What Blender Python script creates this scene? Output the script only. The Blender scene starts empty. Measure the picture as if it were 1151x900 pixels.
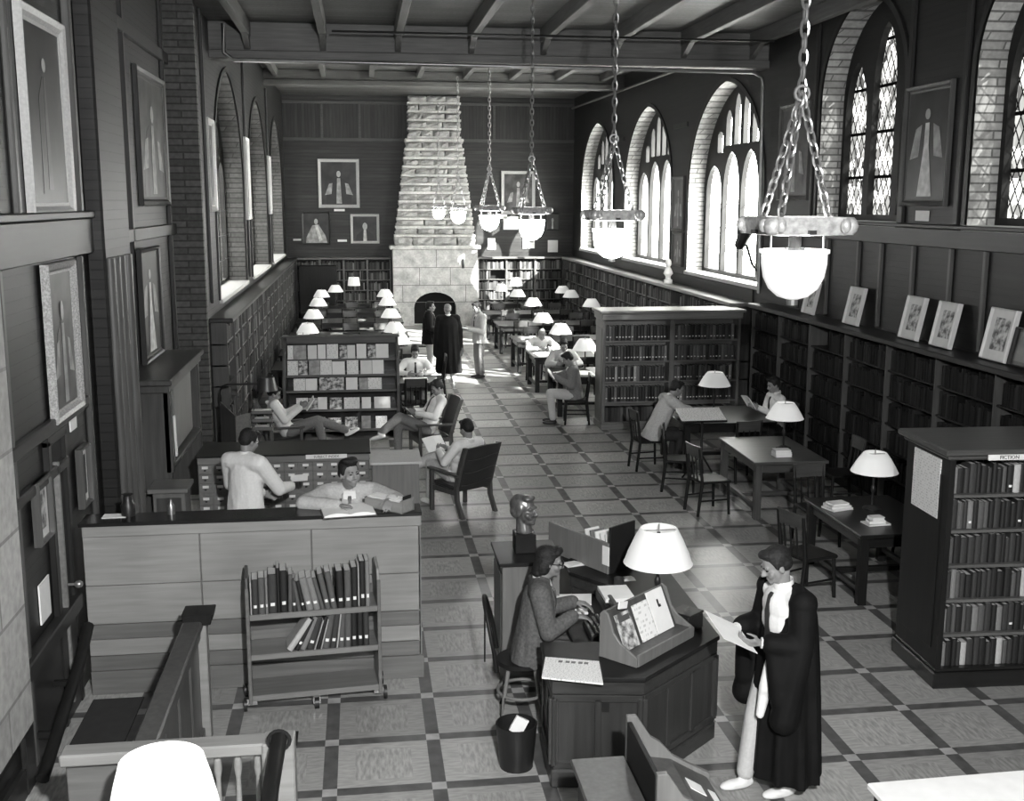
import bpy, bmesh, math, random
from mathutils import Vector, Matrix
from mathutils.geometry import tessellate_polygon
from mathutils.bvhtree import BVHTree
PI = math.pi
rnd = random.Random(11)
SC = bpy.context.scene
COL = SC.collection

# ------------------------------------------------------------------ materials
def g3(v): return (v, v, v * 0.985, 1)
def nmat(name, rough=0.5, spec=0.4, metal=0.0):
    m = bpy.data.materials.new(name); m.use_nodes = True
    nt = m.node_tree; b = nt.nodes['Principled BSDF']
    b.inputs['Roughness'].default_value = rough
    b.inputs['Specular IOR Level'].default_value = spec
    b.inputs['Metallic'].default_value = metal
    return m, nt, b
def N(nt, t, **kw):
    n = nt.nodes.new(t)
    for k, v in kw.items():
        if k in n.inputs: n.inputs[k].default_value = v
        else: setattr(n, k, v)
    return n
def ramp(nt, fac, stops):
    r = nt.nodes.new('ShaderNodeValToRGB'); e = r.color_ramp.elements
    e[0].position, e[0].color = stops[0][0], g3(stops[0][1])
    e[1].position, e[1].color = stops[-1][0], g3(stops[-1][1])
    for p, v in stops[1:-1]:
        x = e.new(p); x.color = g3(v)
    nt.links.new(fac, r.inputs['Fac']); return r.outputs['Color']
def mth(nt, op, a, b=None):
    n = nt.nodes.new('ShaderNodeMath'); n.operation = op
    for i, x in enumerate((a, b)):
        if x is None: continue
        if isinstance(x, (int, float)): n.inputs[i].default_value = x
        else: nt.links.new(x, n.inputs[i])
    return n.outputs[0]
def mixc(nt, fac, a, b, mode='MIX'):
    n = nt.nodes.new('ShaderNodeMix'); n.data_type = 'RGBA'; n.blend_type = mode
    for s, x in ((n.inputs[0], fac), (n.inputs[6], a), (n.inputs[7], b)):
        if isinstance(x, (int, float)): s.default_value = x if s == n.inputs[0] else g3(x)
        else: nt.links.new(x, s)
    return n.outputs[2]
def coords(nt, kind='Object'):
    return nt.nodes.new('ShaderNodeTexCoord').outputs[kind]
def xyz(nt, v):
    s = nt.nodes.new('ShaderNodeSeparateXYZ'); nt.links.new(v, s.inputs[0]); return s.outputs
def noise(nt, vec, scale=(1, 1, 1), s=5.0, detail=4.0):
    mp = N(nt, 'ShaderNodeMapping'); mp.inputs['Scale'].default_value = scale
    nt.links.new(vec, mp.inputs['Vector'])
    n = N(nt, 'ShaderNodeTexNoise'); n.inputs['Scale'].default_value = s; n.inputs['Detail'].default_value = detail
    nt.links.new(mp.outputs[0], n.inputs['Vector']); return n.outputs['Fac']
def bump(nt, b, h, st=0.2, d=0.01):
    n = N(nt, 'ShaderNodeBump'); n.inputs['Strength'].default_value = st; n.inputs['Distance'].default_value = d
    nt.links.new(h, n.inputs['Height']); nt.links.new(n.outputs[0], b.inputs['Normal'])
def plain(name, v, rough=0.5, var=0.12, s=9.0, spec=0.35, metal=0.0):
    m, nt, b = nmat(name, rough, spec, metal)
    nf = noise(nt, coords(nt), (1, 1, 1), s)
    nt.links.new(ramp(nt, nf, [(0.3, v * (1 - var)), (0.7, v * (1 + var))]), b.inputs['Base Color'])
    return m
def wood(name, v, axis='X', rough=0.42, var=0.3, s=3.0, spec=0.4):
    m, nt, b = nmat(name, rough, spec)
    sc = {'X': (0.6, 9, 9), 'Y': (9, 0.6, 9), 'Z': (9, 9, 0.6)}[axis]
    c = coords(nt)
    nf = noise(nt, c, sc, s, 6)
    n2 = noise(nt, c, (1, 1, 1), 1.3, 2)
    a = ramp(nt, nf, [(0.25, v * (1 - var)), (0.55, v), (0.8, v * (1 + var))])
    o = ramp(nt, n2, [(0.3, 0.85), (0.7, 1.12)])
    nt.links.new(mixc(nt, 1.0, a, o, 'MULTIPLY'), b.inputs['Base Color'])
    bump(nt, b, nf, 0.08, 0.004)
    return m
def boards(name, v, axis='Z', pitch=0.09, rough=0.45, groove=0.08, var=0.35):
    # tongue-and-groove boarding: the boards repeat along AXIS
    m, nt, b = nmat(name, rough, 0.35)
    c = coords(nt); o = xyz(nt, c)['XYZ'.index(axis)]
    u = mth(nt, 'DIVIDE', o, pitch)
    fr = mth(nt, 'FRACT', u); idx = mth(nt, 'FLOOR', u)
    wn = N(nt, 'ShaderNodeTexWhiteNoise', noise_dimensions='1D'); nt.links.new(idx, wn.inputs['W'])
    sc = {'Z': (1, 1, 12), 'X': (12, 12, 1), 'Y': (12, 12, 1)}[axis]
    nf = noise(nt, c, sc, 1.6, 5)
    a = ramp(nt, nf, [(0.25, v * (1 - var)), (0.75, v * (1 + var))])
    k = ramp(nt, wn.outputs['Value'], [(0.0, 0.75), (1.0, 1.2)])
    a = mixc(nt, 1.0, a, k, 'MULTIPLY')
    gmask = mth(nt, 'LESS_THAN', fr, groove)
    nt.links.new(mixc(nt, gmask, a, v * 0.25), b.inputs['Base Color'])
    bump(nt, b, mth(nt, 'SUBTRACT', 1.0, gmask), 0.5, 0.01)
    return m
def brick(name, v, vm, sx=0.55, plane='XZ', rough=0.85, row=0.075, bw=0.22):
    m, nt, b = nmat(name, rough, 0.15)
    o = xyz(nt, coords(nt)); cb = N(nt, 'ShaderNodeCombineXYZ')
    if plane == 'XZ': nt.links.new(mth(nt, 'ADD', o[0], o[1]), cb.inputs[0])
    else: nt.links.new(o[1], cb.inputs[0])
    nt.links.new(o[2], cb.inputs[1])
    t = N(nt, 'ShaderNodeTexBrick'); t.inputs['Scale'].default_value = 1.0
    t.inputs['Color1'].default_value = g3(v * 1.15); t.inputs['Color2'].default_value = g3(v * 0.75); t.inputs['Mortar'].default_value = g3(vm)
    t.inputs['Mortar Size'].default_value = 0.012; t.inputs['Brick Width'].default_value = bw; t.inputs['Row Height'].default_value = row
    nt.links.new(cb.outputs[0], t.inputs['Vector'])
    nf = noise(nt, coords(nt), (1, 1, 1), 14)
    nt.links.new(mixc(nt, 1.0, t.outputs['Color'], ramp(nt, nf, [(0.3, 0.8), (0.7, 1.15)]), 'MULTIPLY'), b.inputs['Base Color'])
    bump(nt, b, t.outputs['Fac'], -0.4, 0.01)
    return m
def stone(name, v):
    m, nt, b = nmat(name, 0.9, 0.1)
    c = coords(nt); n1 = noise(nt, c, (1, 1, 1), 3.5, 8); n2 = noise(nt, c, (1, 1, 1), 22, 4)
    a = ramp(nt, n1, [(0.3, v * 0.7), (0.7, v * 1.2)])
    nt.links.new(mixc(nt, 1.0, a, ramp(nt, n2, [(0.3, 0.85), (0.7, 1.1)]), 'MULTIPLY'), b.inputs['Base Color'])
    bump(nt, b, n2, 0.3, 0.02)
    return m
def strands(name, v):
    m, nt, b = nmat(name, 0.6, 0.25)
    nf = noise(nt, coords(nt), (60, 12, 25), 3.0, 3)
    nt.links.new(ramp(nt, nf, [(0.3, v * 0.6), (0.7, v * 1.7)]), b.inputs['Base Color']); bump(nt, b, nf, 0.6, 0.01); return m
def cloth(name, v, var=0.1, s=50, fold=0.5):
    # woven cloth with soft creases
    m, nt, b = nmat(name, 0.85, 0.1)
    c = coords(nt); nf = noise(nt, c, (1, 1, 1), s); n2 = noise(nt, c, (1.6, 1.6, .7), 7.0, 2)
    nt.links.new(ramp(nt, nf, [(0.3, v * (1 - var)), (0.7, v * (1 + var))]), b.inputs['Base Color']); bump(nt, b, n2, fold, 0.03); return m
def glow(name, v, e):
    m, nt, b = nmat(name, 0.4, 0.4)
    b.inputs['Base Color'].default_value = g3(v)
    b.inputs['Emission Color'].default_value = g3(1.0); b.inputs['Emission Strength'].default_value = e
    return m
def island(name, lo, hi, rough=0.5):
    m, nt, b = nmat(name, rough + .15, 0.12)
    gn = N(nt, 'ShaderNodeNewGeometry')
    nt.links.new(ramp(nt, gn.outputs['Random Per Island'], [(0.0, lo), (0.75, lo + (hi - lo) * 0.35), (1.0, hi)]), b.inputs['Base Color'])
    return m
def printed(name, paper, ink, sx, sz, rough=0.6, thr=0.52, axes='XZ', amp=1.0):
    # paper with lines of text: broken rows along the first axis
    m, nt, b = nmat(name, rough, 0.2)
    o = xyz(nt, coords(nt)); u, w = (o['XYZ'.index(a)] for a in axes)
    row = mth(nt, 'FRACT', mth(nt, 'DIVIDE', w, sz))
    cb = N(nt, 'ShaderNodeCombineXYZ')
    nt.links.new(mth(nt, 'DIVIDE', u, sx), cb.inputs[0]); nt.links.new(mth(nt, 'FLOOR', mth(nt, 'DIVIDE', w, sz)), cb.inputs[1])
    n = N(nt, 'ShaderNodeTexNoise'); n.inputs['Scale'].default_value = 1.0; n.inputs['Detail'].default_value = 1
    nt.links.new(cb.outputs[0], n.inputs['Vector'])
    k = mth(nt, 'MULTIPLY', mth(nt, 'GREATER_THAN', n.outputs['Fac'], thr), mth(nt, 'LESS_THAN', row, 0.5))
    nt.links.new(mixc(nt, mth(nt, 'MULTIPLY', k, amp), paper, ink), b.inputs['Base Color'])
    return m
def blotch(name, lo, hi, s=6.0, rough=0.5):
    m, nt, b = nmat(name, rough, 0.3)
    nf = noise(nt, coords(nt), (1, 1, 1), s, 3)
    nt.links.new(ramp(nt, nf, [(0.38, lo), (0.62, hi)]), b.inputs['Base Color'])
    return m

def floor_mat():
    m, nt, b = nmat('floor_tiles', 0.33, 0.5)
    P = N(nt, 'ShaderNodeNewGeometry').outputs['Position']; o = xyz(nt, P)
    ux = mth(nt, 'DIVIDE', mth(nt, 'SUBTRACT', o[0], -0.2825), 0.7542)
    uy = mth(nt, 'DIVIDE', mth(nt, 'SUBTRACT', o[1], 7.125), 0.7206)
    def band(u):
        f = mth(nt, 'FRACT', mth(nt, 'ADD', u, 0.5)); d = mth(nt, 'ABSOLUTE', mth(nt, 'SUBTRACT', f, 0.5))
        return d
    dx, dy = band(ux), band(uy)
    sx, sy = mth(nt, 'LESS_THAN', dx, 0.067), mth(nt, 'LESS_THAN', dy, 0.067)
    strip = mth(nt, 'MAXIMUM', sx, sy); cross = mth(nt, 'MULTIPLY', sx, sy)
    cell = N(nt, 'ShaderNodeCombineXYZ'); nt.links.new(mth(nt, 'FLOOR', ux), cell.inputs[0]); nt.links.new(mth(nt, 'FLOOR', uy), cell.inputs[1])
    wn = N(nt, 'ShaderNodeTexWhiteNoise', noise_dimensions='2D'); nt.links.new(cell.outputs[0], wn.inputs['Vector'])
    # burl figure: long swirls whose direction alternates between the tiles' quarters
    inner = mth(nt, 'MULTIPLY', mth(nt, 'GREATER_THAN', dx, 0.23), mth(nt, 'GREATER_THAN', dy, 0.2))
    n1 = noise(nt, P, (1.0, 5.0, 1), 9, 5); n2 = noise(nt, P, (5.0, 1.0, 1), 9, 5)
    fig = mixc(nt, inner, ramp(nt, n1, [(0.36, 0.27), (0.64, 0.37)]), ramp(nt, n2, [(0.36, 0.24), (0.64, 0.39)]))
    tone = ramp(nt, wn.outputs['Value'], [(0.0, 0.74), (1.0, 1.16)])
    tile = mixc(nt, 1.0, fig, tone, 'MULTIPLY')
    n3 = noise(nt, P, (1, 1, 1), 9, 5)
    dark = ramp(nt, n3, [(0.3, 0.06), (0.7, 0.11)])
    light = ramp(nt, n3, [(0.3, 0.3), (0.7, 0.45)])
    c = mixc(nt, strip, tile, dark); c = mixc(nt, cross, c, light)
    nt.links.new(c, b.inputs['Base Color'])
    return m

def glass_mat():
    m = bpy.data.materials.new('clear_glass'); m.use_nodes = True; nt = m.node_tree
    for n in list(nt.nodes): nt.nodes.remove(n)
    out = N(nt, 'ShaderNodeOutputMaterial'); mx = N(nt, 'ShaderNodeMixShader')
    t = N(nt, 'ShaderNodeBsdfTransparent'); gl = N(nt, 'ShaderNodeBsdfGlossy'); gl.inputs['Roughness'].default_value = 0.05
    nf = noise(nt, coords(nt), (1, 1, 1), 2.0, 4)
    nt.links.new(ramp(nt, nf, [(0.3, 0.78), (0.6, 0.97)]), t.inputs['Color'])
    mx.inputs[0].default_value = 0.05
    nt.links.new(t.outputs[0], mx.inputs[1]); nt.links.new(gl.outputs[0], mx.inputs[2]); nt.links.new(mx.outputs[0], out.inputs[0])
    return m
def stained_mat():
    # leaded glass: lozenge quarries, panels and dark cames
    m = bpy.data.materials.new('leaded_glass'); m.use_nodes = True; nt = m.node_tree
    for n in list(nt.nodes): nt.nodes.remove(n)
    out = N(nt, 'ShaderNodeOutputMaterial'); mx = N(nt, 'ShaderNodeMixShader')
    t = N(nt, 'ShaderNodeBsdfTransparent'); d = N(nt, 'ShaderNodeBsdfDiffuse'); d.inputs['Color'].default_value = g3(0.01)
    o = xyz(nt, coords(nt))
    a = mth(nt, 'ADD', mth(nt, 'MULTIPLY', o[1], 6.2), mth(nt, 'MULTIPLY', o[2], 3.6)); c = mth(nt, 'SUBTRACT', mth(nt, 'MULTIPLY', o[1], 6.2), mth(nt, 'MULTIPLY', o[2], 3.6))
    def line(u, w):
        f = mth(nt, 'ABSOLUTE', mth(nt, 'SUBTRACT', mth(nt, 'FRACT', u), 0.5)); return mth(nt, 'GREATER_THAN', f, 0.5 - w)
    lead = mth(nt, 'MAXIMUM', line(a, 0.045), line(c, 0.045))
    lead = mth(nt, 'MAXIMUM', lead, line(mth(nt, 'MULTIPLY', o[2], 1.55), 0.035))
    vv = N(nt, 'ShaderNodeTexVoronoi'); vv.inputs['Scale'].default_value = 7.5
    mp = N(nt, 'ShaderNodeMapping'); mp.inputs['Scale'].default_value = (1, 1, 1); nt.links.new(coords(nt), mp.inputs[0]); nt.links.new(mp.outputs[0], vv.inputs['Vector'])
    col = ramp(nt, xyz(nt, vv.outputs['Color'])[0], [(0.0, 0.06), (0.4, 0.17), (1.0, 0.34)])
    nt.links.new(col, t.inputs['Color'])
    nt.links.new(mth(nt, 'MINIMUM', lead, 1.0), mx.inputs[0]); nt.links.new(t.outputs[0], mx.inputs[1]); nt.links.new(d.outputs[0], mx.inputs[2]); nt.links.new(mx.outputs[0], out.inputs[0])
    return m

M = {
 'floor': floor_mat(), 'glass': glass_mat(), 'leaded': stained_mat(),
 'wall_board': boards('wall_boarding', 0.012, 'Z', 0.085), 'wall_board_v': boards('upright_boarding', 0.03, 'X', 0.11),
 'wall_board_y': boards('upright_boarding_side', 0.035, 'Y', 0.1), 'far_board': boards('far_boarding', 0.03, 'Z', 0.11),
 'trim': wood('dark_trim', 0.018, 'Z'), 'trim_y': wood('dark_trim_long', 0.022, 'Y'), 'trim_x': wood('dark_trim_cross', 0.06, 'X'),
 'post': wood('pale_post_wood', 0.07, 'Z', 0.4), 'ledge': wood('ledge_wood', 0.17, 'Y', 0.35), 'ceil': boards('ceiling_boarding', 0.1, 'Y', 0.14),
 'beam': wood('beam_wood', 0.11, 'X', 0.5), 'joist': wood('joist_wood', 0.09, 'Y', 0.5),
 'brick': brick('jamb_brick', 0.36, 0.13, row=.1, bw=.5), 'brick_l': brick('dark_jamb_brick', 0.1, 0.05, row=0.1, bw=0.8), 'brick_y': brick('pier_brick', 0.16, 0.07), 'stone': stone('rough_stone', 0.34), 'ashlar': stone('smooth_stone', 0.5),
 'soot': plain('soot', 0.012, 0.9), 'oak': wood('pale_oak', 0.24, 'X', 0.4, 0.18), 'oak_dark': wood('grey_oak', 0.13, 'X', 0.4, 0.25), 'counter_top': plain('black_linoleum', 0.012, 0.22, 0.2),
 'case': wood('catalogue_wood', 0.17, 'Z', 0.4, 0.2), 'case_x': wood('catalogue_wood_cross', 0.17, 'X', 0.4, 0.2),
 'dark': wood('dark_oak', 0.012, 'Z', 0.45, spec=.2), 'dark_x': wood('dark_oak_cross', 0.014, 'X', 0.3), 'dark_y': wood('dark_oak_long', 0.012, 'Y', 0.45, spec=.2),
 'mid': wood('brown_oak', 0.07, 'Z', 0.35), 'mid_x': wood('brown_oak_cross', 0.07, 'X', 0.33), 'shelf': wood('shelf_wood', 0.1, 'X', 0.4), 'shelf_y': wood('shelf_wood_long', 0.085, 'Y', 0.4),
 'desk_top': plain('desk_top_dark', 0.012, 0.45, 0.25, spec=.25), 'steel': plain('steel', 0.25, 0.35, 0.1, spec=0.5, metal=0.8), 'iron': plain('black_iron', 0.015, 0.4), 'brass': plain('brass', 0.35, 0.3, 0.15, metal=0.7), 'ring': plain('pale_bronze', 0.33, 0.4, 0.35, 30, metal=0.3),
 'bowl': glow('opal_glass', 0.75, 0.25), 'bowl_lit': glow('lit_opal_glass', 0.8, 22.0), 'shade': glow('white_shade', 0.7, 0.16), 'shade_in': glow('lit_shade_rim', 0.9, 1.6), 'dark_shade': plain('dark_metal_shade', 0.06, 0.35, metal=0.4),
 'paper': plain('white_paper', 0.8, 0.6, 0.04), 'print': printed('printed_page', 0.78, 0.35, 0.012, 0.012, axes='XY', amp=0.7), 'news': printed('newsprint', 0.66, 0.25, 0.02, 0.016, axes='XY', amp=0.75),
 'notice': printed('printed_notice', 0.62, 0.3, 0.03, 0.022, axes='YZ', amp=0.6), 'card': plain('card_stock', 0.7, 0.6, 0.05),
 'photo': blotch('photo_print', 0.06, 0.5, 14), 'cover_a': blotch('cover_grey', 0.25, 0.4, 10), 'cover_b': blotch('cover_picture', 0.08, 0.62, 18), 'cover_c': printed('cover_text', 0.78, 0.4, 0.03, 0.03, axes='XZ', amp=0.6),
 'cloth1': plain('book_cloth_black', 0.016, 0.55), 'cloth2': plain('book_cloth_dark', 0.035, 0.55), 'cloth3': plain('book_cloth_grey', 0.08, 0.55), 'cloth4': plain('book_cloth_mid', 0.17, 0.55), 'cloth5': plain('book_cloth_pale', 0.4, 0.55), 'pages': plain('page_edges', 0.5, 0.7), 'label': plain('spine_label', 0.75, 0.6, 0.03),
 'stuff_books': island('shelved_books', 0.012, 0.22), 'stuff_dark': island('dark_shelved_books', 0.004, 0.025), 'light_oak_case': wood('window_lit_oak', 0.16, 'Z', 0.35), 'lit_case_x': wood('window_lit_oak_cross', 0.2, 'X', 0.35), 'gold': plain('gilt_frame', 0.4, 0.35, 0.12, 40), 'gilt_ornate': plain('ornate_gilt', 0.3, 0.4, 0.4, 70), 'frame_dark': plain('dark_frame', 0.03, 0.35), 'mount': plain('picture_mount', 0.55, 0.6, 0.05),
 'paint_dark': blotch('painting_ground', 0.012, 0.035, 2.0, 0.35), 'paint_mid': blotch('painting_mid', 0.04, 0.09, 3.0, 0.35), 'paint_robe': blotch('painting_robe', 0.2, 0.34, 7.0, 0.4), 'paint_face': plain('painting_face', 0.33, 0.4, 0.2), 'paint_black': plain('painting_black', 0.012, 0.35), 'paint_white': blotch('painting_white', 0.4, 0.6, 9.0, 0.4),
 'skin': plain('skin', 0.21, 0.5, 0.06, 20), 'skin_d': plain('skin_tanned', 0.33, 0.5, 0.06, 20), 'hair': strands('dark_hair', 0.012), 'hair_l': strands('light_hair', 0.16), 'lens': plain('eye_dark', 0.015, 0.2),
 'gown': plain('black_gown', 0.005, 0.75, 0.3, 6, 0.15), 'white': cloth('white_cotton', 0.7, 0.05, 50, 0.42), 'cream': cloth('cream_linen', 0.48, 0.06), 'linen': cloth('pale_tweed', 0.4, 0.12), 'tweed': cloth('grey_tweed', 0.1, 0.25), 'slack': cloth('grey_flannel', 0.17, 0.12), 'slack_l': cloth('light_flannel', 0.42, 0.1), 'slack_d': cloth('dark_flannel', 0.03, 0.15), 'tie': plain('dark_tie', 0.03, 0.6), 'tie_m': plain('grey_tie', 0.09, 0.6), 'shoe_w': plain('white_buck', 0.7, 0.6, 0.05), 'shoe_d': plain('dark_leather', 0.02, 0.3),
 'bronze': plain('bronze', 0.16, 0.32, 0.45, 18, metal=0.55), 'mat': plain('door_mat', 0.03, 0.9), 'deskwood': wood('desk_oak', 0.035, 'Z', 0.35), 'deskwood_x': wood('desk_oak_cross', 0.035, 'X', 0.35), 'leather': plain('dark_leather_seat', 0.028, 0.35), 'sign': plain('sign_white', 0.7, 0.5, 0.03), 'ink': plain('sign_ink', 0.02, 0.5), 'plaster': brick('pale_blocks', 0.34, 0.22, plane='XZ', row=0.5, bw=1.1), 'lampfg': glow('near_shade', 0.9, 0.6),
}
CL = [M['cloth1'], M['cloth2'], M['cloth3'], M['cloth4'], M['cloth5']]

# ------------------------------------------------------------------ mesh builder
def frame_of(d, up=Vector((0, 0, 1))):
    d = Vector(d).normalized()
    if abs(d.dot(up)) > 0.98: up = Vector((0, 1, 0))
    x = d.cross(up).normalized(); y = x.cross(d).normalized()
    return Matrix((x, y, d)).transposed()      # columns x, y, d
class MB:
    def __init__(s, T=None): s.v = []; s.f = []; s.m = []; s.mi = 0; s.T = T or Matrix.Identity(4)
    def add(s, vs, fs):
        b = len(s.v); s.v += [s.T @ Vector(v) for v in vs]; s.f += [[b + i for i in f] for f in fs]; s.m += [s.mi] * len(fs); return s
    def box(s, x0, x1, y0, y1, z0, z1):
        vs = [(x, y, z) for z in (z0, z1) for y in (y0, y1) for x in (x0, x1)]
        return s.add(vs, [(0, 2, 3, 1), (4, 5, 7, 6), (0, 1, 5, 4), (2, 6, 7, 3), (0, 4, 6, 2), (1, 3, 7, 5)])
    def cbox(s, c, d, R=None):
        vs = []
        for z in (-.5, .5):
            for y in (-.5, .5):
                for x in (-.5, .5):
                    p = Vector((x * d[0], y * d[1], z * d[2]))
                    vs.append(Vector(c) + ((R @ p) if R else p))
        return s.add(vs, [(0, 2, 3, 1), (4, 5, 7, 6), (0, 1, 5, 4), (2, 6, 7, 3), (0, 4, 6, 2), (1, 3, 7, 5)])
    def prism(s, poly, axis, a, b):
        n = len(poly)
        def P(p, t):
            return {'x': (t, p[0], p[1]), 'y': (p[0], t, p[1]), 'z': (p[0], p[1], t)}[axis]
        vs = [P(p, a) for p in poly] + [P(p, b) for p in poly]
        tri = tessellate_polygon([[Vector((p[0], p[1], 0)) for p in poly]])
        fs = [tuple(t) for t in tri] + [tuple(n + i for i in reversed(t)) for t in tri]
        fs += [(i, (i + 1) % n, n + (i + 1) % n, n + i) for i in range(n)]
        return s.add(vs, fs)
    def plate(s, outer, holes, axis, a, b, sides=True):
        loops = [outer] + holes; flat = [p for l in loops for p in l]; n = len(flat)
        def P(p, t):
            return {'x': (t, p[0], p[1]), 'y': (p[0], t, p[1]), 'z': (p[0], p[1], t)}[axis]
        tri = tessellate_polygon([[Vector((p[0], p[1], 0)) for p in l] for l in loops])
        vs = [P(p, a) for p in flat] + [P(p, b) for p in flat]
        fs = [tuple(t) for t in tri] + [tuple(n + i for i in reversed(t)) for t in tri]
        if sides:
            k = 0
            for l in loops:
                m = len(l)
                fs += [(k + i, k + (i + 1) % m, n + k + (i + 1) % m, n + k + i) for i in range(m)]; k += m
        return s.add(vs, fs)
    def loft(s, rings, cap=True, closed=True):
        n = len(rings[0]); vs = [p for r in rings for p in r]; fs = []
        for j in range(len(rings) - 1):
            for i in range(n if closed else n - 1):
                fs.append((j * n + i, j * n + (i + 1) % n, (j + 1) * n + (i + 1) % n, (j + 1) * n + i))
        if cap: fs += [tuple(range(n - 1, -1, -1)), tuple((len(rings) - 1) * n + i for i in range(n))]
        return s.add(vs, fs)
    def tube(s, pts, r, n=8):
        pts = [Vector(p) for p in pts]; rings = []; up = Vector((0, 0, 1))
        for i, p in enumerate(pts):
            d = (pts[min(i + 1, len(pts) - 1)] - pts[max(i - 1, 0)]).normalized()
            F = frame_of(d, up); rr = r[i] if isinstance(r, (list, tuple)) else r
            rings.append([p + F @ Vector((math.cos(2 * PI * k / n) * rr, math.sin(2 * PI * k / n) * rr, 0)) for k in range(n)])
        return s.loft(rings)
    def ring_path(s, pts, r, n=6):
        pts = [Vector(p) for p in pts]; m = len(pts); rings = []
        nrm = (pts[1] - pts[0]).cross(pts[m // 2] - pts[0]).normalized()
        for i, p in enumerate(pts):
            d = (pts[(i + 1) % m] - pts[i - 1]).normalized(); x = d.cross(nrm)
            rings.append([p + x * math.cos(2 * PI * k / n) * r + nrm * math.sin(2 * PI * k / n) * r for k in range(n)])
        rings.append(rings[0]); return s.loft(rings, cap=False)
    def lathe(s, prof, n=24, c=(0, 0, 0)):
        rings = [[(c[0] + r * math.cos(2 * PI * k / n), c[1] + r * math.sin(2 * PI * k / n), c[2] + z) for k in range(n)] for r, z in prof]
        return s.loft(rings, cap=True)
    def ell(s, c, r, R=None, nu=14, nv=9):
        rings = []
        for j in range(1, nv):
            t = PI * j / nv
            row = []
            for i in range(nu):
                p = Vector((r[0] * math.sin(t) * math.cos(2 * PI * i / nu), r[1] * math.sin(t) * math.sin(2 * PI * i / nu), -r[2] * math.cos(t)))
                row.append(Vector(c) + ((R @ p) if R else p))
            rings.append(row)
        return s.loft(rings)
    def cap(s, p0, p1, r0, r1, n=12):
        p0, p1 = Vector(p0), Vector(p1); F = frame_of(p1 - p0 if (p1 - p0).length > 1e-6 else (0, 0, 1)); d = F.col[2]
        prof = [(math.sin(PI / 2 * k / 4), -math.cos(PI / 2 * k / 4)) for k in range(1, 5)]
        rings = [[p0 + d * (z * r0) + F @ Vector((math.cos(2 * PI * i / n) * q * r0, math.sin(2 * PI * i / n) * q * r0, 0)) for i in range(n)] for q, z in prof]
        rings += [[p1 + d * (-z * r1) + F @ Vector((math.cos(2 * PI * i / n) * q * r1, math.sin(2 * PI * i / n) * q * r1, 0)) for i in range(n)] for q, z in reversed(prof)]
        return s.loft(rings)
    def mesh(s, name, mats, smooth=False, bev=0):
        me = bpy.data.meshes.new(name); me.from_pydata([tuple(v) for v in s.v], [], s.f)
        for m in (mats if isinstance(mats, list) else [mats]): me.materials.append(m)
        me.polygons.foreach_set('material_index', s.m)
        bm = bmesh.new(); bm.from_mesh(me); bmesh.ops.recalc_face_normals(bm, faces=bm.faces)
        if bev: bmesh.ops.bevel(bm, geom=[e for e in bm.edges if len(e.link_faces) == 2 and e.calc_face_angle(0) > 0.5], offset=bev, segments=1, affect='EDGES', clamp_overlap=True)
        bm.to_mesh(me); bm.free()
        if smooth:
            me.polygons.foreach_set('use_smooth', [True] * len(me.polygons))
            me.set_sharp_from_angle(angle=math.radians(smooth if smooth is not True else 50))
        me.update(); return me
    def build(s, name, mats, parent=None, smooth=False, bev=0, org=None):
        # vertices are in the scene frame; a child's are taken into its parent's frame; ORG is a top-level mesh's base point
        if parent is not None:
            I = wmat(parent).inverted(); s.v = [I @ v for v in s.v]
        elif org is not None:
            s.v = [v - Vector(org) for v in s.v]
        o = bpy.data.objects.new(name, s.mesh(name, mats, smooth, bev)); COL.objects.link(o)
        if parent is not None: o.parent = parent
        elif org is not None: o.location = org
        return o
def wmat(o):
    m = Matrix.LocRotScale(o.location, o.rotation_euler, o.scale)
    return (wmat(o.parent) @ m) if o.parent else m
def thing(name, label, cat, loc=(0, 0, 0), rz=0.0, group=None):
    o = bpy.data.objects.new(name, None); COL.objects.link(o); o.empty_display_size = 0.1
    o.location = loc; o.rotation_euler = (0, 0, rz); o['label'] = label; o['category'] = cat
    if group: o['group'] = group
    return o
def tag(o, label, cat, group=None):
    o['label'] = label; o['category'] = cat
    if group: o['group'] = group
    return o
def struct(o): o['kind'] = 'structure'; return o
def dup(root, loc, rz=0.0, label=None, group=None):
    def rec(o, par):
        c = o.copy(); COL.objects.link(c)
        if par is not None: c.parent = par
        for ch in KIDS.get(o, []) or [x for x in o.children]: rec(ch, c)
        return c
    r = rec(root, None); r.location = loc; r.rotation_euler = (0, 0, rz)
    if label: r['label'] = label
    if group: r['group'] = group
    return r
KIDS = {}
ORD = ['zeroth', 'first', 'second', 'third', 'fourth', 'fifth', 'sixth', 'seventh', 'eighth', 'ninth', 'tenth', 'eleventh', 'twelfth', 'thirteenth', 'fourteenth', 'fifteenth', 'sixteenth', 'seventeenth', 'eighteenth', 'nineteenth', 'twentieth', 'twenty-first', 'twenty-second', 'twenty-third', 'twenty-fourth', 'twenty-fifth', 'twenty-sixth']
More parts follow.
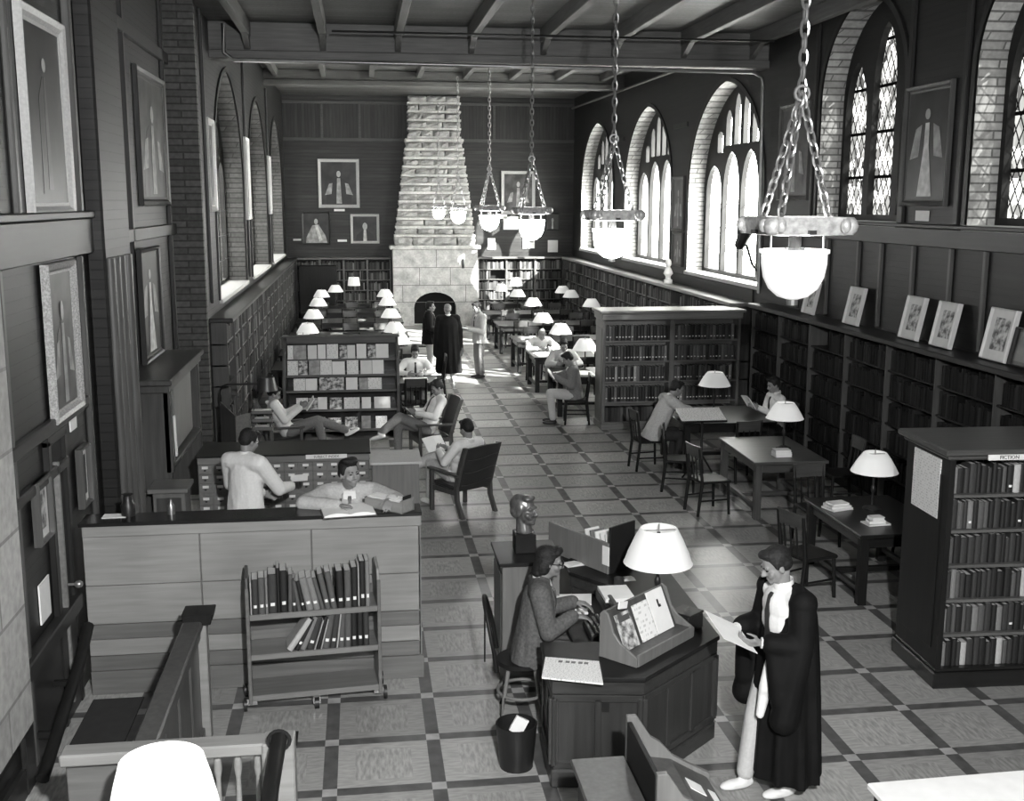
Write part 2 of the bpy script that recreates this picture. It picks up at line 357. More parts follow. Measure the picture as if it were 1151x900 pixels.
# ------------------------------------------------------------------ the room (X across, Y down the hall, camera gallery at Y = 0)
XL, XR, YF, YB = -2.35, 7.1, 37.0, -3.5
def arch(yc, hw, zb, zs, zt, n=12, inset=0.0):
    # outline of a pointed opening in (y, z), counter-clockwise
    hw -= inset; zb += inset; zt -= inset
    r = 1.15 * hw; k = (zt - zs) / math.sqrt(r * r - (r - hw) ** 2)
    def side(sg):
        out = []
        for i in range(n + 1):
            a = math.acos((r - hw) / r) * i / n
            out.append((yc + sg * (hw - r + r * math.cos(a)), zs + k * r * math.sin(a)))
        return out
    R, L = side(1), side(-1)
    return [(yc - hw, zb), (yc + hw, zb)] + R + L[::-1][1:]
BIG = [(21.45, 2.28), (27.37, 2.28), (33.3, 2.28)]
SG = [(15.45, 1.35), (11.0, 1.4)]
b = MB(); b.box(XL - 0.6, XR + 0.6, YB, YF + 0.5, -0.2, 0.0); struct(b.build('floor', M['floor']))
holes = [arch(y, w, 2.5, 4.3, 6.3) for y, w in BIG] + [arch(y, w, 3.72, 5.5, 6.85) for y, w in SG]
b = MB(); b.plate([(YB, 0), (YF + .4, 0), (YF + .4, 8), (YB, 8)], holes, 'x', XR, XR + 0.5, sides=False)
b.box(XR, XR + .5, YB - .1, YB, 0, 8); wr = struct(b.build('wall_right', M['wall_board']))
# left wall: plain near stretch, recessed bay behind the counter, far stretch with windows
b = MB(); b.box(XL - .5, XL, YB, 11.2, 0, 8); b.box(XL - .9, XL - .42, 11.2, 17.45, 0, 8)
b.plate([(17.45, 0), (YF + .4, 0), (YF + .4, 8), (17.45, 8)], [arch(y, w, 2.35, 4.3, 6.3) for y, w in BIG], 'x', XL - .5, XL, sides=False)
b.box(XL - .5, XL, 17.45, 17.5, 0, 8)
wl = struct(b.build('wall_left', M['wall_board']))
b = MB(); b.box(XL - .5, XR + .5, YF, YF + .4, 0, 8); struct(b.build('wall_far', M['far_board']))
b = MB(); b.box(XL - .5, XR + .5, YB - .4, YB, 0, 8); struct(b.build('wall_back', M['wall_board']))
# upper band of upright boards and rails on the far wall
b = MB(); b.box(XL, XR, YF - .02, YF, 5.98, 7.05); struct(b.build('trim_1', M['wall_board_v']))
b = MB()
for z in (5.9, 7.05): b.box(XL, XR, YF - .06, YF - .02, z, z + .09)
for x in (XL + 1.2, 0.05, 4.4, 5.6): b.box(x, x + .08, YF - .05, YF - .02, 5.99, 7.05)
struct(b.build('trim_2', M['trim_x'], bev=.006))
# ceiling: near bay lower, far bay higher
b = MB(); b.box(XL - .5, XR + .5, YB, 19.35, 6.86, 7.1); b.box(XL - .5, XR + .5, 19.35, YF + .4, 7.32, 7.6); b.box(XL - .5, XR + .5, 19.35, 19.5, 6.86, 7.6)
struct(b.build('ceiling', M['ceil']))
for nm, y, z0, z1 in (('ceiling_beam', 19.2, 6.27, 6.86), ('ceiling_beam', 30.0, 6.93, 7.32), ('ceiling_beam', 10.5, 6.4, 6.86), ('ceiling_beam', 3.0, 6.4, 6.86)):
    b = MB(); b.box(XL - .05, XR + .05, y, y + .32, z0 + .12, z1); b.box(XL - .05, XR + .05, y - .05, y + .37, z0, z0 + .14)
    struct(b.build(nm, M['beam'], bev=.015))
x = XL + 0.55
while x < XR:
    b = MB(); b.box(x, x + .12, 3.4, 19.2, 6.62, 6.86)
    b.prism([(19.2, 6.42), (19.2, 6.62), (18.7, 6.62)], 'x', x + .01, x + .11); struct(b.build('ceiling_joist', M['joist'], bev=.008))
    b = MB(); b.box(x - .3, x - .18, 19.55, 30.0, 7.14, 7.32); struct(b.build('ceiling_joist', M['joist']))
    x += 1.22
# brick-lined window reveals, sills, tracery and glass
def reveal(mb, poly, xa, xb, t=.0):
    n = len(poly); vs = [(xa, p[0], p[1]) for p in poly] + [(xb, p[0], p[1]) for p in poly]
    mb.add(vs, [(i, (i + 1) % n, n + (i + 1) % n, n + i) for i in range(1, n)])
def window(n, yc, hw, zb, zs, zt, side, kind):
    s = 1 if side == 'R' else -1; X0 = XR if s > 0 else XL
    P = arch(yc, hw, zb, zs, zt)
    xg = X0 + s * .4
    T = MB(); hs = []
    if kind == 'big':
        nl = 4; w = (2 * hw - .16) / nl
        for i in range(nl):
            c = yc - hw + .08 + w * (i + .5); top = 5.0 if i in (1, 2) else 4.75
            hs.append([(p[0], p[1]) for p in arch(c, w / 2 - .07, zb + .09, 4.15, top, 6)])
        for i in range(6):
            c = yc + (i - 2.5) * .52; h0 = 4.98 if i not in (2, 3) else 5.1
            h0 = {0: 5.0, 1: 5.12, 2: 5.12, 3: 5.12, 4: 5.12, 5: 5.0}[i]; h1 = {0: 5.42, 1: 5.82, 2: 6.1, 3: 6.1, 4: 5.82, 5: 5.42}[i]
            hs.append(arch(c, .17, h0, (h0 + h1) / 2 + .1, h1, 4))
    else:
        w = 2 * hw / 3
        for i in range(3):
            c = yc - hw + w * (i + .5)
            hs.append(arch(c, w / 2 - .09, zb + .1, 5.5 if i == 1 else 5.2, 6.5 if i == 1 else 6.05, 6))
    T.plate(arch(yc, hw, zb, zs, zt, 12), hs, 'x', xg - .05, xg + .05)
    fr = struct(T.build('window_%d' % n, M['dark'] if kind == 'big' else M['dark_y'], org=(xg, yc, zb)))
    G = MB(); G.prism(arch(yc, hw - .01, zb + .01, zs, zt - .02), 'x', xg + .055, xg + .062)
    g = G.build('glass_pane', M['glass'] if kind == 'big' else M['leaded'], fr)
    if kind == 'big':                        # lead ferramenta across the lights
        F = MB()
        for i in range(1, 4):
            F.box(xg + .066, xg + .078, yc - hw + .1, yc + hw - .1, zb + i * .48, zb + i * .48 + .012)
        F.build('glazing_bars', M['iron'], fr)
    R_ = MB(); reveal(R_, P, X0, X0 + s * .5)
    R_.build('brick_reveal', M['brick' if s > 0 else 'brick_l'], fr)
    S_ = MB(); S_.box(*sorted((X0 - s * .06, X0 + s * .36)), yc - hw - .03, yc + hw + .03, zb - .06, zb + .015); S_.build('sill', M['cream'], fr, bev=.01)
    A = MB(); O = arch(yc, hw + .09, zb, zs, zt + .09); I_ = arch(yc, hw, zb, zs, zt)
    n_ = len(O); vs = [(X0 - s * .03, *p) for p in O] + [(X0 - s * .03, *p) for p in I_] + [(X0, *p) for p in O]
    A.add(vs, [(i, (i + 1) % n_, n_ + (i + 1) % n_, n_ + i) for i in range(1, n_)] + [(i, (i + 1) % n_, 2 * n_ + (i + 1) % n_, 2 * n_ + i) for i in range(1, n_)])
    A.build('arch_casing', M['trim'], fr)
k = 1
for y, w in BIG: window(k, y, w, 2.5, 4.3, 6.3, 'R', 'big'); k += 1
for y, w in SG: window(k, y, w, 3.72, 5.5, 6.85, 'R', 'lead'); k += 1
for y, w in BIG: window(k, y, w, 2.35, 4.3, 6.3, 'L', 'big'); k += 1
# brick pier at the end of the left recess, seen end-on, and the pale block pier by the gallery
b = MB(); b.box(XL - .42, XL + .02, 17.36, 17.5, 0, 6.86); struct(b.build('trim_3', M['brick_l']))
b = MB(); b.box(XL - .02, XL + .22, 6.3, 6.98, 0.72, 3.7); struct(b.build('trim_4', M['plaster']))
# left wall: rails, pilaster cluster, panelling
b = MB(); b.box(XL, XL + .07, YB, 10.2, 3.55, 3.85); b.box(XL, XL + .1, YB, 10.2, 3.85, 3.91); struct(b.build('trim_5', M['trim_y'], bev=.01))
b = MB()
for y, w, d in ((8.1, .07, .05), (9.75, .09, .07)): b.box(XL, XL + d, y, y + w, 3.9, 6.86)
for y in (7.55, 9.72): b.box(XL, XL + .05, y, y + .07, 0.1, 3.55)
struct(b.build('trim_6', M['post'], bev=.012))
b = MB(); b.box(XL, XL + .16, 10.1, 11.2, 0, 6.86)
struct(b.build('trim_7', M['wall_board'], bev=.02))
b = MB()
for i, y in enumerate((10.2, 10.42, 10.64, 10.95)):
    b.tube([(XL + .17, y, 0.15), (XL + .17, y, 3.5)], .05, 10)
b.box(XL + .1, XL + .24, 10.12, 11.1, 0, .16)
struct(b.build('trim_8', M['post'], smooth=40, bev=0))
b = MB()
for y in (11.9, 14.1, 16.9): b.box(XL - .42, XL - .36, y, y + .1, 0, 6.86)
for z in (3.5, 5.95): b.box(XL - .42, XL - .36, 11.2, 17.36, z, z + .16)
b.box(XL, XL + .05, 18.0, 18.1, 2.4, 6.86); b.box(XL, XL + .05, 24.3, 24.4, 2.4, 6.86); b.box(XL, XL + .05, 30.2, 30.3, 2.4, 6.86)
struct(b.build('trim_9', M['trim'], bev=.01))
# low panelling along the left wall by the gallery stair: chair rail and framed panels
b = MB()
b.box(XL, XL + .04, 7.35, 8.85, 0, .78)
b.box(XL, XL + .09, 6.9, 8.88, .78, .9)
b.box(XL, XL + .06, 6.9, 8.88, 1.95, 2.03); b.box(XL, XL + .06, 6.9, 9.65, 2.28, 2.38)
struct(b.build('trim_10', M['trim_y'], bev=.01))
# door in the left wall, beyond its dark opening
d = MB(); d.box(XL, XL + .05, 8.36, 8.44, 0, 2.25); d.box(XL, XL + .05, 8.82, 8.9, 0, 2.25); d.box(XL, XL + .05, 8.36, 8.9, 2.2, 2.28)
dr = struct(d.build('door_1', M['trim'], bev=.008, org=(XL, 8.6, 0)))
d = MB(); d.box(XL, XL + .02, 8.44, 8.82, 0, 2.2); d.build('door_leaf', M['soot'], dr)
d = MB(); d.box(XL + .02, XL + .06, 8.55, 8.585, .12, 2.05); d.build('edge_strip', M['ledge'], dr)
d = MB(); d.ell((XL + .1, 8.74, 1.02), (.035, .03, .03)); d.tube([(XL + .02, 8.74, 1.02), (XL + .1, 8.74, 1.02)], .012); d.build('door_knob', M['brass'], dr, smooth=True)
# right wall: rail under the leaded windows, pale battens, pipe runs
b = MB(); b.box(XR - .06, XR, YB, 18.9, 3.45, 3.68); b.box(XR - .1, XR, YB, 18.9, 3.68, 3.73); struct(b.build('trim_11', M['trim_y'], bev=.01))
for i, y in enumerate((17.35, 16.2, 15.15, 14.45, 13.55, 12.62, 11.86, 10.9, 9.9)):
    b = MB(); b.box(XR - .05, XR, y, y + .06, 2.3, 3.45); struct(b.build('trim_%d' % (12 + i), M['post'], bev=.008))
b = MB()
for y in (16.95, 13.92, 12.55): b.box(XR - .05, XR, y, y + .1, 3.73, 6.86)
struct(b.build('trim_21', M['trim'], bev=.01))
b = MB(); b.box(XR - .04, XR, 23.9, 24.95, 5.6, 5.7); b.box(XR - .04, XR, 29.8, 30.85, 5.6, 5.7); struct(b.build('trim_22', M['trim_y']))
b = MB(); b.tube([(XR - .12, 3, 6.72), (XR - .12, 19.3, 6.78), (XR - .12, YF - .3, 6.98)], .035, 8); o = b.build('sprinkler_pipe', M['steel'], smooth=True, org=(XR - .12, 3, 6.72)); tag(o, 'steel sprinkler main running lengthwise under the ceiling above the arched windows', 'pipe')
b = MB(); b.tube([(XL + .25, 19.1, 6.8), (XL + .25, 19.1, 6.35), (XL + .4, 19.1, 6.24), (XR - .3, 19.1, 6.2), (XR - .14, 19.1, 6.12), (XR - .14, 19.05, 5.9), (XR - .08, 19.0, 2.4)], .033, 8)
o = b.build('hanging_pipe', M['steel'], smooth=True, org=(XL + .25, 19.1, 6.24)); tag(o, 'steel sprinkler branch crossing below the big beam and dropping down the right wall', 'pipe')
b = MB(); b.tube([(XL + 2, 17.9, 6.55), (XR - .4, 17.9, 6.55)], .018, 6); o = b.build('sprinkler_pipe', M['iron'], smooth=True, org=(XL + 2, 17.9, 6.55)); tag(o, 'thin dark pipe slung crosswise under the joists in front of the big beam', 'pipe')
# baseboards
b = MB(); b.box(XR - .03, XR, YB, 37, 0, .2); struct(b.build('baseboard_right', M['trim_y']))
b = MB(); b.box(XL, XL + .03, YB, 8.36, 0, .2); struct(b.build('baseboard_left', M['trim_y']))
b = MB(); b.prism([(XR + .5, 0), (XR + 2.7, 0), (XR + 2.5, 5.2), (XR + 1.6, 6.6), (XR + .5, 7.4)], 'y', 29.95, 30.6); struct(b.build('trim_24', M['ashlar']))   # made-up buttress outside, added to keep the sun off the chimney
# ---------------------------------------------------------------- chimney piece
CH = thing('fireplace', 'tall tapering stone chimney breast with arched fireplace on the far wall', 'fireplace', (2.43, 36.4, 0))
b = MB()
out = [(1.06, 0), (3.8, 0), (3.8, 2.46), (1.06, 2.46)]
ho = [(1.72, .0 + .02), (3.1, .02), (3.1, .58)] + [(2.41 + .69 * math.cos(a), .58 + .5 * math.sin(a)) for a in [PI * i / 12 for i in range(1, 12)]] + [(1.72, .58)]
b.plate(out, [ho], 'y', 36.15, 36.6); b.box(1.06, 3.8, 36.6, 36.985, 0, 2.46)
b.build('breast', M['ashlar'], CH)
b = MB()
for z in (.75, 1.3, 1.87): b.box(1.055, 3.805, 36.144, 36.152, z, z + .018)
for x, z0, z1 in ((1.9, 1.3, 1.87), (2.9, 1.3, 1.87), (1.35, .75, 1.3), (3.4, .75, 1.3), (2.45, 1.88, 2.45)): b.box(x, x + .018, 36.144, 36.152, z0, z1)
b.build('masonry_joints', M['oak_dark'], CH)
b = MB(); b.box(1.3, 3.5, 36.55, 36.62, 0.02, 1.2); b.build('firebox', M['soot'], CH)
b = MB(); b.box(3.28, 3.36, 36.12, 36.15, 1.85, 2.15); b.build('damper_plate', M['iron'], CH)
b = MB(); b.box(.96, 3.9, 36.08, 36.985, 2.46, 2.58); b.build('mantel_course', M['ashlar'], CH, bev=.02)
b = MB(); b.box(1.5, 3.38, 36.28, 36.985, 5.86, 5.96); b.build('string_course', M['ashlar'], CH, bev=.02)
b = MB(); rs = random.Random(5)
def course(z0, z1, xa, xb, yf):
    n = rs.choice((3, 4, 4)); cuts = sorted([xa + (xb - xa) * (i + rs.uniform(-.2, .2)) / n for i in range(1, n)]); cuts = [xa] + cuts + [xb]
    for a, c in zip(cuts, cuts[1:]):
        nx, nz = 5, 3; g = .012; vs = []; 
        for j in range(nz + 1):
            for i in range(nx + 1):
                e = (i in (0, nx)) or (j in (0, nz))
                vs.append((a + g + (c - a - 2 * g) * i / nx + (0 if not (i in (0, nx) and (a == xa or c == xb)) else rs.uniform(-.03, .03)), yf - (0 if e else rs.uniform(.02, .09)), z0 + (z1 - z0 - .014) * j / nz))
        m = len(vs); vs += [(v[0], 36.98, v[2]) for v in vs]
        fs = [(j * (nx + 1) + i, j * (nx + 1) + i + 1, (j + 1) * (nx + 1) + i + 1, (j + 1) * (nx + 1) + i) for j in range(nz) for i in range(nx)]
        per = list(range(nx + 1)) + [(j + 1) * (nx + 1) - 1 for j in range(1, nz + 1)] + list(range((nz) * (nx + 1) + nx - 1, nz * (nx + 1) - 1, -1)) + [j * (nx + 1) for j in range(nz - 1, 0, -1)]
        fs += [(per[i], per[(i + 1) % len(per)], m + per[(i + 1) % len(per)], m + per[i]) for i in range(len(per))]
        b.add(vs, fs)
nc = 12
for i in range(nc):
    z0 = 2.58 + (5.86 - 2.58) * i / nc; z1 = 2.58 + (5.86 - 2.58) * (i + 1) / nc; t = (i + .5) / nc
    hh = .085 if i else 0
    course(z0 + hh, z1, 1.1 + .44 * t, 3.76 - .42 * t, 36.22 + .1 * t)
for i in range(5):
    z0 = 5.96 + .266 * i; course(z0 + .065, z0 + .266, 1.62, 3.28, 36.36)
b.build('rough_courses', M['stone'], CH)
b = MB()
for i in range(1, nc):
    z0 = 2.58 + (5.86 - 2.58) * i / nc; t = i / nc; b.box(1.09 + .44 * t, 3.77 - .42 * t, 36.19 + .1 * t, 36.98, z0, z0 + .075)
for i in range(5): b.box(1.6, 3.3, 36.33, 36.98, 5.962 + .266 * i, 5.962 + .266 * i + .062)
b.build('lacing_courses', M['ashlar'], CH)
# ---------------------------------------------------------------- wall bookcases and their shelved books
STUFF = MB(); rb = random.Random(3)
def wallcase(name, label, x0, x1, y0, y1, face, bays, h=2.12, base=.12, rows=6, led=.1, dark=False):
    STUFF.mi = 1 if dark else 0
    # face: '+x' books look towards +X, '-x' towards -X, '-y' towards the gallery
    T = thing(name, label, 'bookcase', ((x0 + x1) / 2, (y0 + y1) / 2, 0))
    along_y = face != '-y'
    c = MB()
    if face == '+x': c.box(x0, x0 + .03, y0, y1, 0, h)
    elif face == '-x': c.box(x1 - .03, x1, y0, y1, 0, h)
    else: c.box(x0, x1, y1 - .03, y1, 0, h)
    c.box(x0, x1, y0, y1, 0, base)
    c.build('back_panel', M['dark'], T)
    L = MB(); e = .05
    if face == '+x': L.box(x0, x1 + led, y0, y1, h, h + .07)
    elif face == '-x': L.box(x0 - led, x1, y0, y1, h, h + .07)
    else: L.box(x0, x1, y0 - led, y1, h, h + .07)
    L.build('ledge', M['trim_y'] if dark else M['ledge'] if face == '-x' else M['trim_y'] if along_y else M['shelf'], T, bev=.012)
    a0, a1 = (y0, y1) if along_y else (x0, x1); bw = (a1 - a0) / bays
    for i in range(bays + 1):
        a = a0 + bw * i; u = MB(); w = .03 if face == '-y' else .013
        lo, hi = max(a0, a - w), min(a1, a + w)
        if along_y: u.box(x0 + (.03 if face == '+x' else 0), x1 - (.03 if face == '-x' else 0), lo, hi, base, h)
        else: u.box(lo, hi, y0, y1 - .03, base, h)
        u.build('upright', M['post'] if along_y else M['shelf'], T)
    rh = (h - base) / rows; S_ = MB()
    for r in range(1, rows):
        z = base + rh * r
        if along_y: S_.box(x0 + .03, x1 - .03, y0, y1, z - .022, z)
        else: S_.box(x0, x1, y0 + .02, y1 - .03, z - .022, z)
    S_.build('shelves', M['dark_y'] if dark else M['shelf_y'] if along_y else M['shelf'], T)
    for i in range(bays):
        for r in range(rows):
            z = base + rh * r + .002; a = a0 + bw * i + .04; end = a0 + bw * (i + 1) - .04
            if rb.random() < .06: end = a + (end - a) * .5
            while a < end - .06:
                w = rb.choice((.03, .035, .045, .055)); hh = rh * rb.uniform(.62, .86); dp = rb.uniform(.15, .2)
                if along_y:
                    if face == '+x': STUFF.box(x1 - .03 - dp, x1 - .03 - rb.uniform(0, .02), a, a + w - .003, z, z + hh)
                    else: STUFF.box(x0 + .03 + rb.uniform(0, .02), x0 + .03 + dp, a, a + w - .003, z, z + hh)
                else: STUFF.box(a, a + w - .003, y0 + .03 + rb.uniform(0, .02), y0 + .03 + dp, z, z + hh)
                a += w
    return T
wallcase('wall_bookcase', 'long low oak bookcase under the arched windows along the left wall', XL, XL + .27, 17.7, 36.6, '+x', 17)
wallcase('wall_bookcase', 'long low bookcase under the three clear arched windows on the right wall', XR - .35, XR, 19.45, 36.6, '-x', 16)
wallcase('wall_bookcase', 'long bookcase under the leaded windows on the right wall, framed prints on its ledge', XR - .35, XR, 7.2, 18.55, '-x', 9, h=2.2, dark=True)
wallcase('wall_bookcase', 'low bookcase on the far wall left of the stone fireplace', XL + .3, 1.0, 36.65, 36.98, '-y', 4)
wallcase('wall_bookcase', 'low bookcase on the far wall right of the stone fireplace', 3.86, XR - .36, 36.65, 36.98, '-y', 3)
# slope-backed end of the left bookcase facing the gallery and the dark strip above the right one
b = MB(); b.box(XR - .03, XR, 19.45, 36.9, 2.19, 2.42); struct(b.build('trim_23', M['dark_y']))
b = MB(); b.box(-1.95, -.75, 36.3, 36.62, 0, 1.95); o = b.build('cabinet', M['dark'], org=(-1.3, 36.4, 0), bev=.02); tag(o, 'plain dark tall cupboard in front of the far wall bookcase, left corner', 'cabinet')
# ------------------------------------------------------------------ pendants
def make_pendant(label):
    T = thing('pendant_lamp', label, 'pendant lamp', (0, 0, 0), 0, None)
    b = MB(); n = 4; R0, R1 = .3, .25
    def hexa(r, z): return [(r * math.cos(2 * PI * k / n - PI / 4), r * math.sin(2 * PI * k / n - PI / 4), z) for k in range(n)]
    b.loft([hexa(R0 - .03, .16), hexa(R0 + .01, .165), hexa(R0 + .03, .24), hexa(R0 + .02, .26), hexa(R1 - .02, .26), hexa(R1 - .03, .16)], cap=False)
    b.loft([hexa(R1 - .03, .16), hexa(R0 - .03, .16)], cap=False)
    b.build('ring', M['ring'], T)
    for k in range(n):
        b = MB(); a = 2 * PI * k / n - PI / 4; c = (math.cos(a) * (R0 + .005), math.sin(a) * (R0 + .005), .212)
        b.ell(c, (.05, .05, .055), None, 8, 6)
        for q in (-1, 1): b.ell((c[0] - q * math.sin(a) * .05, c[1] + q * math.cos(a) * .05, .215), (.03, .03, .04), None, 8, 6)
        b.build('corner_ornament', M['ring'], T, smooth=True)
    b = MB(); b.lathe([(.0, -.2), (.03, -.198), (.085, -.182), (.136, -.138), (.167, -.075), (.18, 0), (.18, .055), (.192, .06), (.192, .08), (.172, .08), (.16, .0), (.125, -.11), (.0, -.17)], 32)
    b.build('glass_bowl', M['bowl'], T, smooth=True)
    b = MB(); b.lathe([(.0, -.235), (.03, -.23), (.033, -.196), (.0, -.195)], 12); b.build('bowl_finial', M['steel'], T)
    b = MB(); b.tube([(0, 0, .05), (0, 0, .2)], .035, 10); b.box(-.25, .25, -.02, .02, .17, .19); b.box(-.02, .02, -.25, .25, .17, .19); b.box(-.05, .05, -.03, .03, .06, .09); b.build('lamp_holder', M['iron'], T)
    for k in range(3):
        a = 2 * PI * k / 3 + .28 + PI / 3; c = MB(); c.tube([(math.cos(a) * .165, math.sin(a) * .165, .07), (math.cos(a) * .165, math.sin(a) * .165, .17)], .006, 6); c.build('bowl_hanger', M['brass'], T)
    def link(mb, p0, p1, twist, r=.008):
        p0, p1 = Vector(p0), Vector(p1); d = p1 - p0; L = d.length; F = frame_of(d, Vector((math.cos(twist), math.sin(twist), .01)))
        pts = []
        for i in range(12):
            a = 2 * PI * i / 12; pts.append((p0 + p1) / 2 + F @ Vector((math.cos(a) * .022, 0, math.sin(a) * (L / 2 + .012))))
        mb.ring_path(pts, r, 5)
    for k in range(3):
        c = MB(); a = (2.57, 3.87, -.08)[k]; A = Vector((math.cos(a) * .2, math.sin(a) * .2, .2)); B = Vector((0, 0, .92)); m = 11
        for i in range(m): link(c, A.lerp(B, i / m), A.lerp(B, (i + 1) / m), (i % 2) * PI / 2 + .4)
        c.build('suspension_chain', M['steel'], T, smooth=True)
    c = MB(); z = .92
    while z < 3.2: link(c, (0, 0, z), (0, 0, z + .075), 0 if int(z / .075) % 2 else PI / 2); z += .075
    c.ring_path([(.04 * math.cos(2 * PI * i / 12), 0, .92 + .04 * math.sin(2 * PI * i / 12)) for i in range(12)], .01, 6)
    c.build('main_chain', M['steel'], T, smooth=True)
    return T
pl = ['opal bowl pendant on chains nearest the gallery, largest of the row', 'opal bowl pendant second from the gallery, hanging before the clear arched windows', 'opal bowl pendant third from the gallery, hanging before the picture right of the chimney', 'opal bowl pendant fourth from the gallery, just right of the stone chimney', 'small far opal bowl pendant against the chimney, fifth from the gallery', 'smallest farthest opal bowl pendant, sixth in the row, against the stone chimney']
P0 = make_pendant(pl[0]); P0['group'] = 'pendant lamps down the middle of the hall'; P0.location = (2.4, 5.96, 3.66)
for i, y in enumerate((10.51, 15.6, 20.7, 27.3, 34.0)):
    Pn = dup(P0, (2.4, y, 3.66), .0, pl[i + 1])
    for c in Pn.children:
        if c.name.startswith('glass_bowl'): c.material_slots[0].link = 'OBJECT'; c.material_slots[0].material = M['bowl_lit']   # these bulbs burn, the nearest is dim
# ------------------------------------------------------------------ table lamps
def make_lamp(label, h=.62, r0=.25, r1=.12, sh=.21, mat='shade'):
    T = thing('table_lamp', label, 'table lamp')
    b = MB(); b.lathe([(0, 0), (.1, 0), (.1, .015), (.06, .03), (.03, .045), (0, .045)], 20); b.build('base', M['iron'], T, smooth=40)
    b = MB(); b.lathe([(0, .04), (.014, .04), (.014, h - .03), (0, h - .03)], 10); b.ell((0, 0, h * .35), (.028, .028, .05), None, 10, 6); b.build('stem', M['iron'], T, smooth=True)
    b = MB(); z = h - sh
    b.lathe([(r0, z), (r0 * .97, z + .012), (r0 * .74 + r1 * .26, z + sh * .3), (r0 * .36 + r1 * .64, z + sh * .7), (r1, h), (r1 - .008, h), (r0 * .35 + r1 * .62, z + sh * .68), (r0 - .01, z)], 32)
    # open shade: drop the end caps
    b.f = b.f[:-2]; b.m = b.m[:-2]
    b.build('shade', M[mat], T, smooth=60)
    if mat == 'lampfg':
        b = MB(); b.lathe([(0, h - .012), (r1 - .012, h - .012), (r1 - .012, h - .006), (0, h - .006)], 28); b.build('diffuser', M['lampfg'], T); return T
    b = MB(); b.tube([(0, 0, h - .03), (0, 0, h + .035)], .007, 6); b.box(-r1 + .01, r1 - .01, -.006, .006, h - .02, h - .012); b.build('shade_carrier', M['brass'], T)
    if mat != 'dark_shade':
        b = MB(); b.ell((0, 0, h - .12), (.035, .035, .05), None, 10, 7); b.build('bulb', M['shade_in'], T, smooth=True)
    return T
# ------------------------------------------------------------------ reading tables and chairs
def make_table(label, lx, ly, h=.76, mt='dark_x', ml='dark', name='reading_table'):
    T = thing(name, label, 'table'); b = MB(); b.box(-lx / 2, lx / 2, -ly / 2, ly / 2, h - .04, h); b.build('tabletop', M[mt], T, bev=.008)
    a = MB(); t = .06
    a.box(-lx / 2 + t, lx / 2 - t, -ly / 2 + t, -ly / 2 + t + .025, h - .15, h - .04); a.box(-lx / 2 + t, lx / 2 - t, ly / 2 - t - .025, ly / 2 - t, h - .15, h - .04)
    a.box(-lx / 2 + t, -lx / 2 + t + .025, -ly / 2 + t, ly / 2 - t, h - .15, h - .04); a.box(lx / 2 - t - .025, lx / 2 - t, -ly / 2 + t, ly / 2 - t, h - .15, h - .04); a.build('apron', M[mt], T)
    for sx in (-1, 1):
        for sy in (-1, 1):
            l = MB(); cx, cy = sx * (lx / 2 - .075), sy * (ly / 2 - .075); l.box(cx - .045, cx + .045, cy - .045, cy + .045, 0, h - .04); l.build('leg', M[ml], T, bev=.006)
    s = MB(); s.box(-lx / 2 + .1, lx / 2 - .1, -.03, .03, .12, .17)
    for sx in (-1, 1): s.box(sx * (lx / 2 - .075) - .02, sx * (lx / 2 - .075) + .02, -ly / 2 + .1, ly / 2 - .1, .12, .17)
    s.build('stretcher', M[mt], T); return T
def make_chair(label, mat='dark', rail='mid_x'):
    # wooden library side chair facing +Y
    T = thing('library_chair', label, 'chair')
    b = MB(); b.prism([(-.2, -.2), (.2, -.2), (.23, .2), (.2, .22), (-.2, .22), (-.23, .2)], 'z', .425, .46); b.build('seat', M[mat], T, bev=.01)
    for sx in (-1, 1):
        l = MB(); l.tube([(sx * .19, .18, .43), (sx * .205, .2, 0)], [.022, .018], 8); l.build('leg', M[mat], T, smooth=True)
        l = MB(); l.tube([(sx * .18, -.24, 0), (sx * .18, -.19, .44), (sx * .185, -.25, .9)], [.02, .024, .018], 8); l.build('leg', M[mat], T, smooth=True)
        l = MB(); l.tube([(sx * .2, .19, .2), (sx * .18, -.215, .2)], .012, 6); l.build('stretcher', M[mat], T)
    b = MB()
    def bar(z0, z1, y0):
        rows = []
        for z in (z0, z1):
            for y in (0, .022):
                rows.append([(x, y0 - (z - z0) * .12 - .02 * (1 - (x / .2) ** 2) + y, z) for x in [-.2 + .05 * i for i in range(9)]])
        b.loft([[rows[0][i], rows[1][i], rows[3][i], rows[2][i]] for i in range(9)])
    bar(.76, .92, -.235); b.build('back_rail', M[rail], T)
    b = MB()
    for x in (-.09, 0, .09): b.tube([(x, -.21, .45), (x, -.252, .78)], .011, 6)
    b.build('back_spindles', M[mat], T); return T
